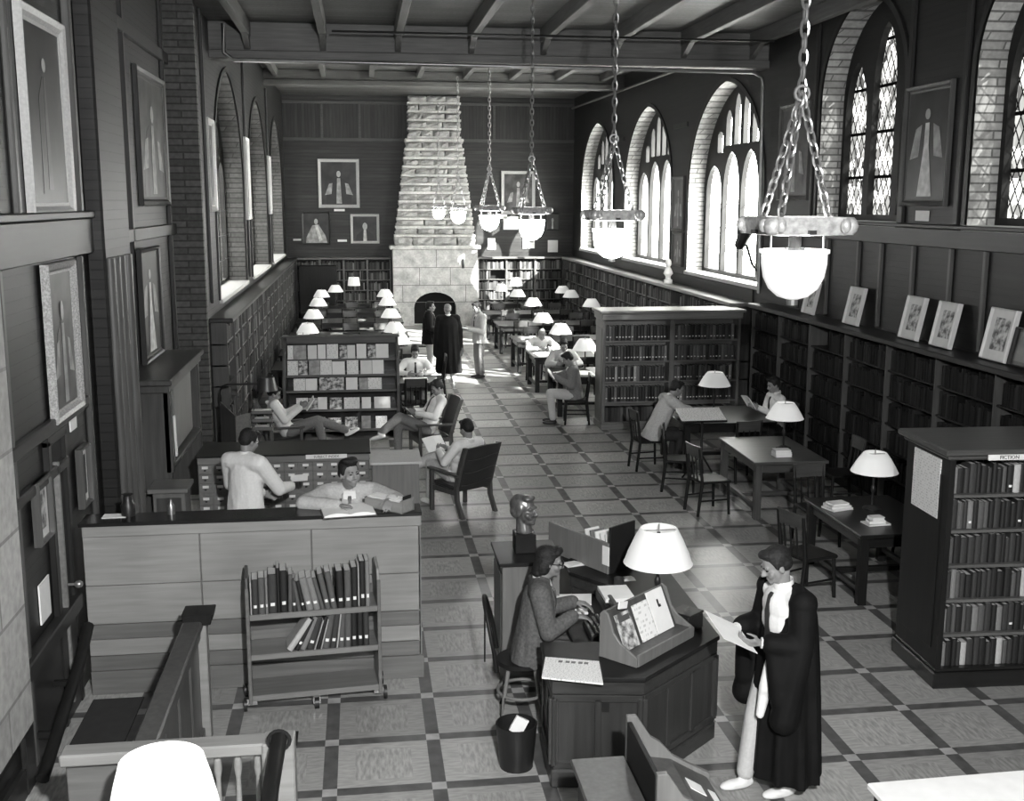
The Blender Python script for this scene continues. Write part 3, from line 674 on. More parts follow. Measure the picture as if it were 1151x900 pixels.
def make_armchair(label, mat='dark', hi=1.08):
    # high-backed slat armchair facing +Y
    T = thing('armchair', label, 'armchair')
    b = MB(); b.cbox((0, .02, .42), (.52, .5, .06), Matrix.Rotation(math.radians(4), 3, 'X')); b.build('seat', M['leather'], T, bev=.02)
    for sx in (-1, 1):
        l = MB(); l.box(sx * .285 - .025, sx * .285 + .025, .22, .27, 0, .63); l.build('leg', M['mid'], T, bev=.006)
        l = MB(); R = [(sx * .285, -.36, 0), (sx * .285, -.26, .25), (sx * .285, -.25, .45), (sx * .285, -.33, .75), (sx * .285, -.43, hi)]
        l.loft([[(p[0] - .022, p[1] - .03, p[2]), (p[0] + .022, p[1] - .03, p[2]), (p[0] + .022, p[1] + .03, p[2]), (p[0] - .022, p[1] + .03, p[2])] for p in R]); l.build('back_post', M['mid'], T)
        l = MB(); l.prism([(-.32, .62), (.3, .64), (.31, .67), (-.32, .655)], 'x', sx * .285 - .04, sx * .285 + .04); l.build('armrest', M['mid'], T, bev=.008)
        l = MB(); l.box(sx * .285 - .015, sx * .285 + .015, -.25, .24, .33, .4); l.build('seat_rail', M['mid'], T)
    b = MB(); rows = []
    for j, (y, z) in enumerate(((-.24, .4), (-.27, .55), (-.32, .72), (-.375, .9), (-.425, hi - .01))):
        rows.append([(x, y - .03 * (1 - (x / .27) ** 2), z + (.02 * (1 - (x / .27) ** 2) if j == 4 else 0)) for x in [-.265 + .53 * i / 8 for i in range(9)]] + [(x, y - .03 * (1 - (x / .27) ** 2) - .04, z + (.02 * (1 - (x / .27) ** 2) if j == 4 else 0)) for x in [.265 - .53 * i / 8 for i in range(9)]])
    b.loft(rows); b.build('backrest', M['leather'], T, smooth=50)
    b = MB()
    for z, y in ((.5, -.3), (.7, -.36), (.9, -.42)): b.tube([(x, y - .03 * (1 - (x / .27) ** 2) - .018, z + .02 * math.sin(x * 9)) for x in [-.26 + .52 * i / 8 for i in range(9)]], .008, 6)
    b.build('back_pleats', M['leather'], T)
    b = MB(); b.box(-.26, .26, .23, .26, .3, .4); b.build('front_rail', M['mid_x'], T)
    return T
lamp0 = make_lamp('white shaded lamp on the table close in front of the far left window, third from the gallery')
GL = 'white shaded lamps on the reading tables'
def put_lamp(x, y, z, label, first=[True]):
    if first[0]: first[0] = False; lamp0.location = (x, y, z); lamp0['label'] = label; lamp0['group'] = GL; return lamp0
    return dup(lamp0, (x, y, z), 0, label, GL)
table0 = make_table('x', 2.9, 1.25)
chair0 = make_chair('x')
GT, GC = 'long reading tables', 'wooden chairs at the reading tables'
used = {'t': False, 'c': False}
def put_table(x, y, label):
    if not used['t']: used['t'] = True; table0.location = (x, y, 0); table0['label'] = label; table0['group'] = GT; return table0
    return dup(table0, (x, y, 0), 0, label, GT)
def put_chair(x, y, rz, label):
    if not used['c']: used['c'] = True; chair0.location = (x, y, 0); chair0.rotation_euler = (0, 0, rz); chair0['label'] = label; chair0['group'] = GC; return chair0
    return dup(chair0, (x, y, 0), rz, label, GC)
tl = [22.35, 24.4, 27.5, 30.8, 33.6]
for i, y in enumerate(tl):
    w = ORD[i + 1]
    put_table(-.3, y, 'long dark reading table left of the aisle, %s back from the magazine rack' % w)
    put_lamp(-1.15, y, .762, 'white shaded lamp on the wall end of the %s left table behind the magazine rack' % w)
    put_lamp(.73 if i else .74, y, .762, 'white shaded lamp on the aisle end of the %s left table behind the magazine rack' % w)
    for j, x in enumerate((.62, -.3, -1.2)):
        pos = ('aisle end', 'middle', 'wall end')[j]
        if i > 0: put_chair(x + rnd.uniform(-.06, .06), y - .72, rnd.uniform(-.15, .15), 'dark chair at the near side, %s, of the %s left reading table' % (pos, w))
        if i > 0: put_chair(x + rnd.uniform(-.06, .06), y + .74, PI + rnd.uniform(-.15, .15), 'dark chair at the far side, %s, of the %s left reading table' % (pos, w))
    put_chair(1.45, y + .1, PI / 2 + rnd.uniform(-.2, .2), 'dark chair at the aisle end of the %s left reading table' % w) if i in (0, 2) else None
tr = [20.8, 23.5, 26.2, 29.6, 32.6]
for i, y in enumerate(tr):
    w = ORD[i + 1]
    put_table(5.05, y, 'long reading table right of the aisle, %s from the freestanding bookcase' % w)
    put_lamp(4.29 if i < 3 else 4.7, y + (.15 if i < 2 else -.2 if i == 2 else .6), .762, 'white shaded lamp on the aisle end of the %s right reading table' % w)
    if i > 2: put_lamp(6.25, y + .15, .762, 'white shaded lamp on the window end of the %s right reading table' % w)
    for j, x in enumerate((4.2, 5.05, 5.95)):
        pos = ('aisle end', 'middle', 'window end')[j]; x += 0
        if i > 0: put_chair(x + rnd.uniform(-.06, .06), y - .74, rnd.uniform(-.15, .15), 'brown chair at the near side, %s, of the %s right reading table' % (pos, w))
        if not (i < 2 and j == 0): put_chair(x + rnd.uniform(-.06, .06), y + .76, PI + rnd.uniform(-.15, .15), 'brown chair at the far side, %s, of the %s right reading table' % (pos, w))
put_lamp(6.3, 34.4, .762, 'white shaded lamp in the far right corner, rearmost toward the windows')
t_far = make_table('small dark side table before the far left bookcase, two lamps on it', 1.4, .7, name='side_table'); t_far.location = (-.4, 35.6, 0)
put_lamp(-.78, 35.5, .762, 'white shaded lamp on the side table before the far left bookcase, left one')
lf = make_lamp('taller lamp with a straight drum shade before the far left bookcase', .85, .2, .16, .26); lf.location = (-.2, 35.65, .762)
t_far2 = make_table('small dark side table before the far right bookcase', 1.5, .7, name='side_table'); t_far2.location = (4.9, 35.7, 0)
lf2 = make_lamp('taller lamp with a drum shade before the far right bookcase', .8, .21, .16, .26); lf2.location = (5.0, 35.7, .762)
lf3 = make_lamp('small lamp standing close right of the stone fireplace', .6, .19, .12, .22); lf3.location = (4.5, 35.6, .762)
tn3 = make_table('dark square reading table between the two readers before the freestanding bookcase', 1.45, 1.4); tn3.location = (5.42, 16.3, 0)
# tables nearer on the right, end-on to the gallery
tn1 = make_table('brown bare reading table seen end-on with a stack of pale books and a lamp', .98, 1.55, mt='mid_x', ml='mid'); tn1.location = (5.39, 13.87, 0); tn1.rotation_euler = (0, 0, -.02)
tn2 = make_table('dark reading table nearest the bookcase signed FICTION, lamp and white papers on it', 1.0, 1.45, h=.745, mt='dark_x'); tn2.location = (5.36, 10.75, 0)
put_lamp(5.55, 13.85, .762, 'white shaded lamp on the brown bare reading table seen end-on')
put_lamp(5.42, 10.95, .747, 'white shaded lamp nearest the bookcase signed FICTION')
put_lamp(5.46, 16.55, .762, 'white shaded lamp between the two readers before the freestanding bookcase')
CT = 'chairs round the near right tables'
for x, y, a, l in ((4.45, 13.6, -PI / 2 + .2, 'dark chair pulled out left of the brown bare reading table'), (4.4, 14.75, -PI / 2 - .3, 'dark chair at the far left corner of the brown bare reading table'), (6.3, 13.7, PI / 2, 'dark chair on the wall side of the brown bare reading table'), (4.5, 10.45, -PI / 2 + .35, 'dark chair left of the table nearest the FICTION bookcase'), (6.15, 11.3, PI / 2 - .2, 'dark chair on the wall side of the table nearest the FICTION bookcase'), (5.3, 12.1, PI + .1, 'dark chair between the two end-on reading tables'), (5.45, 15.2, .1, 'dark chair at the near side of the two readers\u2019 table')):
    put_chair(x, y, a, l)['group'] = CT
# ------------------------------------------------------------------ books
def book_mesh(name):
    # unit book: thickness along X, spine at -Y, upright; slots cover / page edges / spine label
    b = MB(); b.box(-.5, -.42, -.44, .5, 0, 1); b.box(.42, .5, -.44, .5, 0, 1)
    n = 6; pts = [(-.5, -.44)] + [(-.5 * math.cos(PI * i / n), -.44 - .06 * math.sin(PI * i / n)) for i in range(1, n)] + [(.5, -.44), (.42, -.42), (-.42, -.42)]
    b.prism(pts, 'z', 0, 1)
    b.mi = 1; b.box(-.42, .42, -.42, .47, .025, .975)
    b.mi = 2; n = 4; pts = [(-.46 * math.cos(PI * (i + .5) / (n + 1)), -.452 - .06 * math.sin(PI * (i + .5) / (n + 1))) for i in range(n + 1)]
    b.prism([(p[0] * .8, p[1]) for p in pts] + [(.2, -.44), (-.2, -.44)], 'z', .2, .28)
    return b
BM = {}
for i, c in enumerate(CL):
    for lab in (0, 1):
        bb = book_mesh('x'); BM[(i, lab)] = bb.mesh('book', [c, M['pages'], M['label'] if lab else c], smooth=35)
TONE = ['black', 'dark', 'dark grey', 'grey', 'pale']
def put_book(i, lab, loc, rz, size, lean, label, group, flat=False):
    o = bpy.data.objects.new('book', BM[(i, lab)]); COL.objects.link(o)
    o.location = loc; o.scale = size
    o.rotation_euler = (0, lean, rz) if not flat else (0, PI / 2, rz)
    o.rotation_mode = 'XYZ'; tag(o, label, 'book', group); return o
def row(x0, x1, yspine, z, hmin, hmax, labfn, group, lab=.5, depth=.18, wl=(.03, .055), weights=(4, 5, 3, 2, 1), lean=.05, pos=lambda x, y: (x, y), rz=0):
    a = x0; k = 1
    while True:
        w = rnd.uniform(*wl)
        if a + w > x1: break
        h = rnd.uniform(hmin, hmax); i = rnd.choices(range(5), weights)[0]
        px, py = pos(a + w / 2, yspine + depth / 2 + rnd.uniform(0, .015))
        put_book(i, 1 if rnd.random() < lab else 0, (px, py, z), rz, (w * .96, depth, h), 0, labfn(k, TONE[i]), group); k += 1; a += w
# freestanding double-faced bookcase in the middle of the right side
def freecase(name, label, loc, rz, W, D, H, bays, rows, base, cor, lt=False):
    md, mx, sh_ = ('light_oak_case', 'lit_case_x', 'lit_case_x') if lt else ('dark', 'mid_x', 'shelf')  # the lt case has window light painted in as paler oak
    T = thing(name, label, 'bookcase', loc, rz); TM = Matrix.Translation(loc) @ Matrix.Rotation(rz, 4, 'Z')
    def part(nm, fn, mat, bev=0):
        b = MB(TM); fn(b); return b.build(nm, mat, T, bev=bev)
    part('plinth', lambda b: (b.box(-.02, W + .02, -.02, D + .02, 0, base - .03), b.box(0, W, 0, D, base - .03, base)), M['dark_x' if not lt else mx], .01)
    for x in (0, W - .05): part('side_panel', lambda b: (b.box(x, x + .05, 0, D, base, H - cor), b.box(x - .008 if x == 0 else x + .05, x if x == 0 else x + .058, .1, D - .1, base + .15, H - cor - .15)), M[md], .006)
    for i in range(1, bays): part('upright', lambda b: b.box(W * i / bays - .045, W * i / bays + .045, .0, D, base, H - cor), M[md], .005)
    part('divider', lambda b: b.box(.05, W - .05, D / 2 - .01, D / 2 + .01, base, H - cor), M['mid' if not lt else 'oak'])
    rh = (H - cor - base) / rows
    for r in range(1, rows): part('shelf', lambda b: b.box(.05, W - .05, .015, D - .015, base + rh * r - .025, base + rh * r), M[sh_])
    part('cornice', lambda b: (b.box(-.03, W + .03, -.03, D + .03, H - cor, H - .05), b.box(-.07, W + .07, -.07, D + .07, H - .05, H)), M[mx], .012)
    return T, TM, rh
F, FM, frh = freecase('freestanding_bookcase', 'dark freestanding bookcase signed FICTION with full shelves and a notice on its end', (4.68, 8.15, 0), -.045, 2.3, .78, 2.05, 1, 6, .17, .09)
b = MB(FM); b.box(.27, .62, -.085, -.076, 1.97, 2.015); o = b.build('shelf_sign', M['sign'], F)
def text(name, body, size, mat, loc, rot, parent=None, ext=.002, align='CENTER'):
    cu = bpy.data.curves.new(name, 'FONT'); cu.body = body; cu.size = size; cu.extrude = ext; cu.align_x = align; cu.align_y = 'CENTER'; cu.resolution_u = 2
    cu.materials.append(mat); o = bpy.data.objects.new(name, cu); COL.objects.link(o)
    Mx = Matrix.Translation(loc) @ rot.to_4x4()
    if parent is not None: o.parent = parent; Mx = wmat(parent).inverted() @ Mx
    o.matrix_local = Mx
    bpy.context.view_layer.update(); me = bpy.data.meshes.new_from_object(o.evaluated_get(bpy.context.evaluated_depsgraph_get())); k = bpy.data.objects.new(name, me); COL.objects.link(k); k.parent = parent; k.matrix_local = Mx
    bpy.data.objects.remove(o); return k
RX = Matrix.Rotation(PI / 2, 3, 'X')
text('sign_lettering', 'FICTION', .042, M['ink'], FM @ Vector((.445, -.087, 1.9925)), Matrix.Rotation(-.045, 3, 'Z') @ RX, o)
b = MB(FM); b.box(-.012, -.002, .14, .62, 1.43, 1.93); o = b.build('paper_notice', M['notice'], None, org=FM @ Vector((0, .42, 1.66))); tag(o, 'white printed notice pinned to the end of the bookcase signed FICTION', 'notice')
SH = ['top', 'second', 'third', 'fourth', 'fifth', 'bottom']
for r in range(6):
    z = .17 + frh * (5 - r) + .001
    row(.06, .95, .05, z, frh * .66, frh * .84, lambda k, t: '%s book, %s from the left end on the %s shelf of the FICTION bookcase' % (t, ORD[k], SH[r]), 'books on the shelves of the FICTION bookcase', .03, .17, (.035, .062), (6, 6, 2, 1, .6), pos=lambda x, y: tuple((FM @ Vector((x, y, 0)))[:2]), rz=-.045)
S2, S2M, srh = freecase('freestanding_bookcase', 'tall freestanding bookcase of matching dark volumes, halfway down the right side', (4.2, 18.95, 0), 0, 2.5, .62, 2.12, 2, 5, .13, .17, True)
for r in range(4):
    z = .13 + srh * (4 - r) + .001
    for bay in range(2):
        x0 = 4.2 + (.06 if bay == 0 else 1.31)
        row(x0, x0 + 1.12, 18.99, z, srh * .68, srh * .74, lambda k, t: '%s volume, %s from the left, %s shelf, %s bay of the tall freestanding bookcase' % (t, ORD[k], SH[r], ('left', 'right')[bay]), 'matching volumes in the tall freestanding bookcase', .8, .2, (.052, .062), (1.5, 3, 4, 2.5, .6), )
# remaining rows nobody could pick apart go with the shelved mass
STUFF.mi = 0
for bay in range(2):
    a = 4.27 + bay * 1.25
    while a < 5.35 + bay * 1.25: STUFF.box(a, a + .05, 19.0, 19.18, .132, .132 + srh * .7); a += .055
STUFF.mi = 0
for r in range(6):
    a = .96
    while a < 2.2:
        w = rb.uniform(.035, .06); p = FM @ Vector((a + w / 2, .14, 0)); STUFF.cbox((p.x, p.y, .171 + frh * r + .1), (w - .003, .17, .2)); a += w
so = STUFF.build('shelved_books', [M['stuff_books'], M['stuff_dark']]); so['kind'] = 'stuff'; so['label'] = 'rows of dark and pale books filling the low bookcases around the walls'; so['category'] = 'books'
# ------------------------------------------------------------------ issue counter
CO = thing('counter', 'long pale oak issue counter with black linoleum top', 'counter', (-.9, 9.05, 0))
x0, x1, yf, yb, H = -2.25, .45, 8.94, 9.17, 1.46
def P(nm, x0, x1, y0, y1, z0, z1, mat, par, bev=.006, **k):
    b = MB(); b.box(x0, x1, y0, y1, z0, z1); return b.build(nm, M[mat], par, bev=bev, **k)
P('carcass', x0, x1, yf + .02, yb, .1, H - .03, 'oak_dark', CO)
P('countertop', x0 - .02, x1 + .015, yf - .03, yb + .03, H - .03, H, 'counter_top', CO, .004)
P('fascia', x0, x1 + .01, yf - .015, yf + .02, H - .12, H - .03, 'oak', CO)
for a, c in ((x0, -1.345), (-1.335, -.45), (-.44, x1)):
    P('front_panel', a, c, yf, yf + .02, .93, H - .122, 'oak', CO, .004); P('front_panel', a, c, yf, yf + .02, .6, .925, 'oak', CO, .004)
for z0, z1, mt, d in ((.47, .595, 'oak_dark', 0), (.33, .465, 'oak', 0), (.2, .325, 'oak_dark', 0), (0, .2, 'oak_dark', .02)): P('base_board', x0, x1 + (.02 if d else 0), yf - d, yf + .02, z0, z1, mt, CO, .004)
P('end_panel', x1 - .02, x1 + .005, yf, yb, 0, H - .03, 'oak', CO)
# things on the counter
def open_book(name, label, cat, loc, rz, w=.2, d=.28, mat='print', tilt=0):
    T = thing(name, label, cat, loc, rz); TM = Matrix.Translation(loc) @ Matrix.Rotation(rz, 4, 'Z')
    b = MB(TM); b.box(-w - .01, w + .01, -d / 2 - .008, d / 2 + .008, 0, .006); b.build('cover', M['cloth3'], T)
    for s in (-1, 1):
        b = MB(TM); n = 7; top = [(s * w * i / n, .008 + .028 * math.sin(PI * min(1, .15 + i / n * .75))) for i in range(n + 1)]
        b.prism(top + [(s * w, .006), (0, .006)], 'y', -d / 2, d / 2); b.build('page_block', M[mat], T)
    return T
open_book('open_book', 'large open book on the black counter top under the leaning man\u2019s arm', 'book', (-.14, 8.99, H + .001), .12, .21, .3, 'paper')
TR = thing('card_tray', 'pale wooden card drawer full of cards on the counter by the man\u2019s left hand', 'card drawer', (.2, 9.06, H + .001), -.7); TM = Matrix.Translation(TR.location) @ Matrix.Rotation(-.7, 4, 'Z')
for nm, q in (('drawer_box', ((-.2, .2, -.08, -.068, 0, .09), (-.2, .2, .068, .08, 0, .09), (-.2, -.188, -.08, .08, 0, .09), (.185, .2, -.085, .085, 0, .11), (-.2, .2, -.08, .08, 0, .008))),):
    b = MB(TM); [b.box(*t) for t in q]; b.build(nm, M['oak'], TR)
b = MB(TM)
for i in range(26): b.box(-.18 + i * .0115, -.172 + i * .0115, -.064, .064, .009, .1)
b.build('cards', M['card'], TR)
b = MB(TM); b.cbox((.19, 0, .12), (.012, .1, .04)); b.build('label_plate', M['iron'], TR)
pp = P('paper_sheet', -2.12, -1.93, 9.05, 9.17, H + .001, H + .005, 'paper', None, 0, org=(-2.02, 9.1, H + .001)); tag(pp, 'white sheet lying on the far left end of the counter top', 'paper')
b = MB(); b.lathe([(0, 0), (.055, 0), (.06, .09), (.04, .12), (.035, .17), (.045, .18), (0, .18)], 16, (-1.92, 9.12, H)); o = b.build('ink_bottle', M['iron'], org=(-1.92, 9.12, H), smooth=40); tag(o, 'dark squat bottle at the left end of the counter top', 'bottle')
b = MB(); b.lathe([(0, 0), (.03, 0), (.03, .07), (.012, .1), (.012, .13), (0, .13)], 12, (-1.58, 9.12, H)); o = b.build('glue_bottle', M['steel'], org=(-1.58, 9.12, H), smooth=40); tag(o, 'small clear paste bottle on the counter left of the white-coated man', 'bottle')
# ------------------------------------------------------------------ book truck
CTM = Matrix.Translation((-.94, 8.43, 0)) @ Matrix.Rotation(.09, 4, 'Z')
CA = thing('book_truck', 'wooden book truck with two sloping shelves of books in front of the counter', 'book truck', (-.94, 8.43, 0), .09)
W_, D_ = 1.05, .36
def cp(nm, fn, mat, bev=.004, smooth=False, par=None):
    b = MB(CTM); fn(b); return b.build(nm, M[mat], par or CA, bev=bev, smooth=smooth)
for x in (0, W_ - .025):
    cp('end_panel', lambda b: b.prism([(0, .07), (D_, .07), (D_, 1.0), (D_ - .03, 1.1), (D_ - .1, 1.14), (.05, 1.1), (0, 1.02)], 'x', x, x + .025), 'mid' if x == 0 else 'oak', .005)
    cp('edge_band', lambda b: b.box(x - .002, x + .027, -.012, .0, .07, 1.03), 'oak_dark')
for nm, z in (('bottom_shelf', .13), ('middle_shelf', .47), ('top_shelf', .8)):
    cp(nm, lambda b: (b.box(.025, W_ - .025, 0, D_, z - .02, z), b.box(.025, W_ - .025, -.008, .012, z - .035, z + .012)), 'case_x')
cp('shelf_back', lambda b: (b.box(.025, W_ - .025, D_ - .015, D_, .8, .88), b.box(.025, W_ - .025, D_ - .015, D_, .47, .55)), 'oak_dark')
for x in (.06, W_ - .06):
    for y in (.04, D_ - .04):
        w = cp('caster', lambda b: (b.tube([(x - .012 - (.09 if x < .5 else -.09), y, .055), (x + .012 - (.09 if x < .5 else -.09), y, .055)], .055, 16)), 'iron', 0, 40)
        cp('caster_fork', lambda b: b.box(*sorted((x, x - (.1 if x < .5 else -.1))), y - .012, y + .012, .05, .1), 'steel', 0, par=w)
w = cp('caster', lambda b: b.tube([(W_ / 2 - .018, -.03, .05), (W_ / 2 + .018, -.03, .05)], .05, 16), 'iron', 0, 40)
# turn the centre caster broadside on
cp('caster_hub', lambda b: b.box(W_ / 2 - .03, W_ / 2 + .03, -.04, .02, .045, .1), 'steel', 0, par=w)
def crow(specs, x, z, rowname, kw=1.0):
    k = 1
    for i, lab, w, h, lean in specs:
        w *= kw; h *= 1.15
        p = CTM @ Vector((x + w / 2, .12, z + (abs(math.sin(lean)) * w * .5)))
        put_book(i, lab, p, .09, (w * .97, .2, h), lean, '%s book, %s from the left on the %s shelf of the book truck' % (TONE[i], ORD[k], rowname), 'books on the book truck'); k += 1; x += w / math.cos(lean) + .001
crow([(4, 0, .012, .24, 0), (1, 1, .044, .25, 0), (2, 1, .044, .26, 0), (3, 1, .02, .26, 0), (1, 1, .06, .28, 0), (0, 0, .02, .32, 0), (0, 1, .05, .3, 0), (2, 0, .03, .27, .03), (1, 1, .032, .24, -.06), (2, 0, .03, .22, -.16), (0, 1, .03, .22, -.18), (3, 1, .05, .24, -.2), (3, 1, .045, .24, -.22), (2, 0, .03, .24, -.24), (2, 1, .04, .26, -.2), (2, 1, .042, .27, -.16), (0, 1, .05, .27, -.03), (2, 1, .048, .27, 0), (0, 1, .044, .29, 0), (4, 0, .012, .31, 0), (0, 1, .04, .33, 0), (3, 1, .032, .33, 0)], .035, .802, 'top', 1.13)
crow([(4, 0, .045, .26, .62), (0, 1, .034, .25, .5), (3, 0, .04, .25, .4), (1, 1, .05, .24, .3), (4, 0, .012, .22, .3), (0, 0, .03, .24, .27), (4, 0, .012, .22, .25), (2, 1, .05, .26, .18), (1, 1, .045, .26, .15), (4, 0, .014, .25, .13), (2, 1, .045, .26, .06), (2, 1, .045, .26, .03), (0, 1, .045, .28, 0), (0, 1, .042, .28, 0), (1, 1, .042, .28, 0)], .3, .472, 'middle', 1.12)
# ------------------------------------------------------------------ gallery stair rail
BA = thing('balustrade', 'panelled oak balustrade with square newel post and dark cap on the left', 'balustrade', (-1.24, 8.0, 0))
P('newel_post', -1.29, -1.18, 7.98, 8.1, 0, .94, 'oak', BA, .008)
b = MB(); b.prism([(-1.33, .94), (-1.14, .94), (-1.12, 1.02), (-1.35, 1.02)], 'y', 7.93, 8.15); b.build('newel_cap', M['dark'], BA, bev=.006)
P('handrail', -1.34, -1.2, 6.0, 7.98, .9, .97, 'mid', BA, .012)
P('panel_frame', -1.31, -1.22, 6.0, 7.98, 0, .12, 'mid', BA); P('panel_frame', -1.31, -1.22, 6.0, 7.98, .82, .9, 'mid', BA)
P('panelling', -1.285, -1.24, 6.0, 7.98, .12, .82, 'mid', BA, 0)
for y in (6.5, 7.0, 7.5): P('panel_stile', -1.3, -1.225, y, y + .06, .12, .82, 'mid', BA)
BL = thing('railing', 'low pale oak railing with turned balusters across the gallery stair', 'railing', (-1.2, 5.94, 0))
P('rail', -1.68, -.58, 5.86, 6.0, .96, 1.03, 'oak', BL, .01); P('bottom_rail', -1.68, -.58, 5.9, 5.97, .1, .18, 'oak', BL)
P('solid_panel', -1.66, -1.3, 5.92, 5.95, .18, .96, 'oak_dark', BL)
for i in range(6):
    b = MB(); x = -1.18 + i * .11; b.lathe([(.018, .18), (.028, .24), (.016, .3), (.026, .45), (.03, .5), (.018, .6), (.014, .8), (.024, .86), (.018, .96)], 10, (x, 5.935, 0)); b.build('baluster', M['oak'], BL, smooth=True)
P('end_post', -.6, -.42, 5.85, 6.02, 0, 1.03, 'oak', BL, .01)
b = MB(); b.tube([(-.5, 5.86, 1.06), (-.52, 5.45, .98), (-.53, 5.0, .8)], .045, 12); b.build('stair_handrail', M['dark_y'], BL, smooth=True)
b = MB(); b.ring_path([(-.5 + .06 * math.cos(2 * PI * i / 16), 5.83, 1.06 + .06 * math.sin(2 * PI * i / 16)) for i in range(16)], .01, 6); b.build('rail_collar', M['iron'], BL, smooth=True)
o = P('door_mat', -2.22, -1.82, 8.0, 8.82, 0, .012, 'mat', None, .003, org=(-2.0, 8.4, 0)); tag(o, 'dark rectangular mat on the floor before the left wall door', 'mat')
o = P('floor_grille', -.78, -.54, 7.84, 8.06, 0, .006, 'iron', None, 0, org=(-.66, 7.95, 0)); tag(o, 'small dark metal grille let into the floor below the book truck', 'floor grille')
b = MB(); b.tube([(XL + .18, 7.2, .2), (XL + .18, 8.3, .55), (XL + .18, 8.62, .72)], .045, 10)
for t in (0.35, 0.8): b.box(XL, XL + .18, 7.2 + 1.1 * t, 7.24 + 1.1 * t, .2 + .35 * t - .02, .2 + .35 * t + .02)
o = b.build('stair_handrail', M['dark_y'], smooth=40, org=(XL + .18, 7.8, .4)); tag(o, 'dark sloping handrail fixed to the left wall below the framed notices', 'handrail')
# near lamp on a desk under the gallery front and the white table corner
DK = make_table('small dark desk close under the gallery, bearing the large white lamp', 1.1, .8, h=.66, name='desk'); DK.location = (-1.05, 5.2, 0)
lfg = make_lamp('large plain white drum lampshade cut by the bottom edge beside the stair rail', .62, .285, .205, .34, 'lampfg'); lfg.location = (-1.02, 5.25, .665)
TW = make_table('table with a bare white top at the lower right corner', 1.6, 1.0, h=.78, mt='paper', name='side_table'); TW.location = (3.58, 4.97, 0); TW.rotation_euler = (0, 0, .02)
# ------------------------------------------------------------------ card catalogue
CC = thing('card_catalogue', 'wide wooden card catalogue of small drawers signed SUBJECT INDEX behind the counter', 'card catalogue', (-.93, 13.2, 0))
cx0, cx1, cyf, cyb, ch = -1.93, .06, 13.0, 13.75, 1.06
P('carcass', cx0, cx1, cyf + .02, cyb, .1, ch - .02, 'case', CC, .004); P('plinth', cx0 + .02, cx1 - .02, cyf + .05, cyb - .03, 0, .1, 'dark_x', CC); P('cabinet_top', cx0 - .02, cx1 + .02, cyf - .02, cyb + .02, ch - .02, ch, 'dark_x', CC, .005)
P('head_rail', cx0, cx1, cyf, cyf + .02, ch - .1, ch - .02, 'case_x', CC, .003)
ncol = 12; cw = (cx1 - cx0) / ncol
KN = 0
for c in range(ncol):
    for r in range(7):
        z1 = ch - .105 - r * .115 - (.03 if r >= 3 else 0); X = cx0 + cw * c
        pull = (c == 5 and r == 2); y0 = cyf - (.42 if pull else 0)
        d = P('drawer', X + .008, X + cw - .008, y0, cyf + .03, z1 - .105, z1, 'case_x', CC, .003)
        P('label_holder', X + cw / 2 - .035, X + cw / 2 + .035, y0 - .006, y0, z1 - .048, z1 - .018, 'card', d, 0)
        b = MB(); b.ell((X + cw / 2, y0 - .01, z1 - .065), (.016, .012, .01), None, 8, 6); b.build('pull', M['iron'], d)
for i in range(1, 6): P('stile', cx0 + cw * 2 * i - .008, cx0 + cw * 2 * i + .008, cyf - .004, cyf + .02, .1, ch - .1, 'oak_dark', CC, 0)
sg = P('index_sign', -.68, -.2, cyf - .03, cyf - .022, 1.0, 1.05, 'sign', CC, 0)
text('sign_lettering', 'SUBJECT INDEX', .042, M['ink'], Vector((-.44, cyf - .031, 1.024)), RX, sg)
EC = thing('end_cabinet', 'plain brown cabinet with a pale edged top at the right end of the card catalogue', 'cabinet', (.37, 13.0, 0))
P('cabinet_body', .09, .64, 12.72, 13.3, 0, .97, 'case', EC, .006); P('cabinet_top', .07, .67, 12.68, 13.34, .97, 1.0, 'cream', EC, .004)
dr = MB(); dr.box(-.98, -.83, 12.42, 12.7, 1.062 - .3, 1.062 - .21);
# built-in cabinet, side table, boards, bracket lamp on the left
WC = thing('wall_cabinet', 'brown panelled wall cupboard with an open niche against the left wall', 'cupboard', (-2.48, 14.2, 0))
P('cabinet_top', -2.77, -2.14, 12.78, 15.5, 1.93, 2.0, 'mid', WC, .015); P('cornice', -2.77, -2.18, 12.84, 15.44, 1.84, 1.93, 'mid', WC, .01)
P('side_panel', -2.77, -2.2, 12.88, 12.96, 0, 1.84, 'mid', WC); P('side_panel', -2.77, -2.2, 15.3, 15.38, 0, 1.84, 'mid', WC); P('front_post', -2.26, -2.18, 12.88, 13.02, .9, 1.84, 'post', WC)
P('back_panel', -2.77, -2.72, 12.96, 15.3, 0, 1.84, 'dark', WC, 0); P('leaning_panel', -2.3, -2.26, 13.6, 15.0, 1.0, 1.8, 'case', WC)
P('shelf', -2.72, -2.2, 12.96, 15.3, .9, .95, 'mid_x', WC)
BC = thing('base_cabinet', 'low brown cabinet with a pale top edge left of the card catalogue', 'cabinet', (-2.2, 12.75, 0)); P('cabinet_body', -2.35, -2.0, 12.45, 12.85, 0, .78, 'case', BC); P('cabinet_top', -2.4, -1.96, 12.4, 12.87, .78, .83, 'case_x', BC, .006); P('door_panel', -2.31, -2.04, 12.44, 12.45, .08, .72, 'mid', BC, .003)
b = MB(); b.cbox((-2.235, 13.45, 1.22), (.02, .06, .5), Matrix.Rotation(.1, 3, 'X')); o = b.build('magazine', M['paper'], org=(-2.235, 13.45, .98)); tag(o, 'white paper standing upright in the niche of the wall cupboard', 'paper')
FB = thing('folding_screen', 'dark two-leaf folding board standing behind the card catalogue', 'folding board', (-1.85, 15.9, 0))
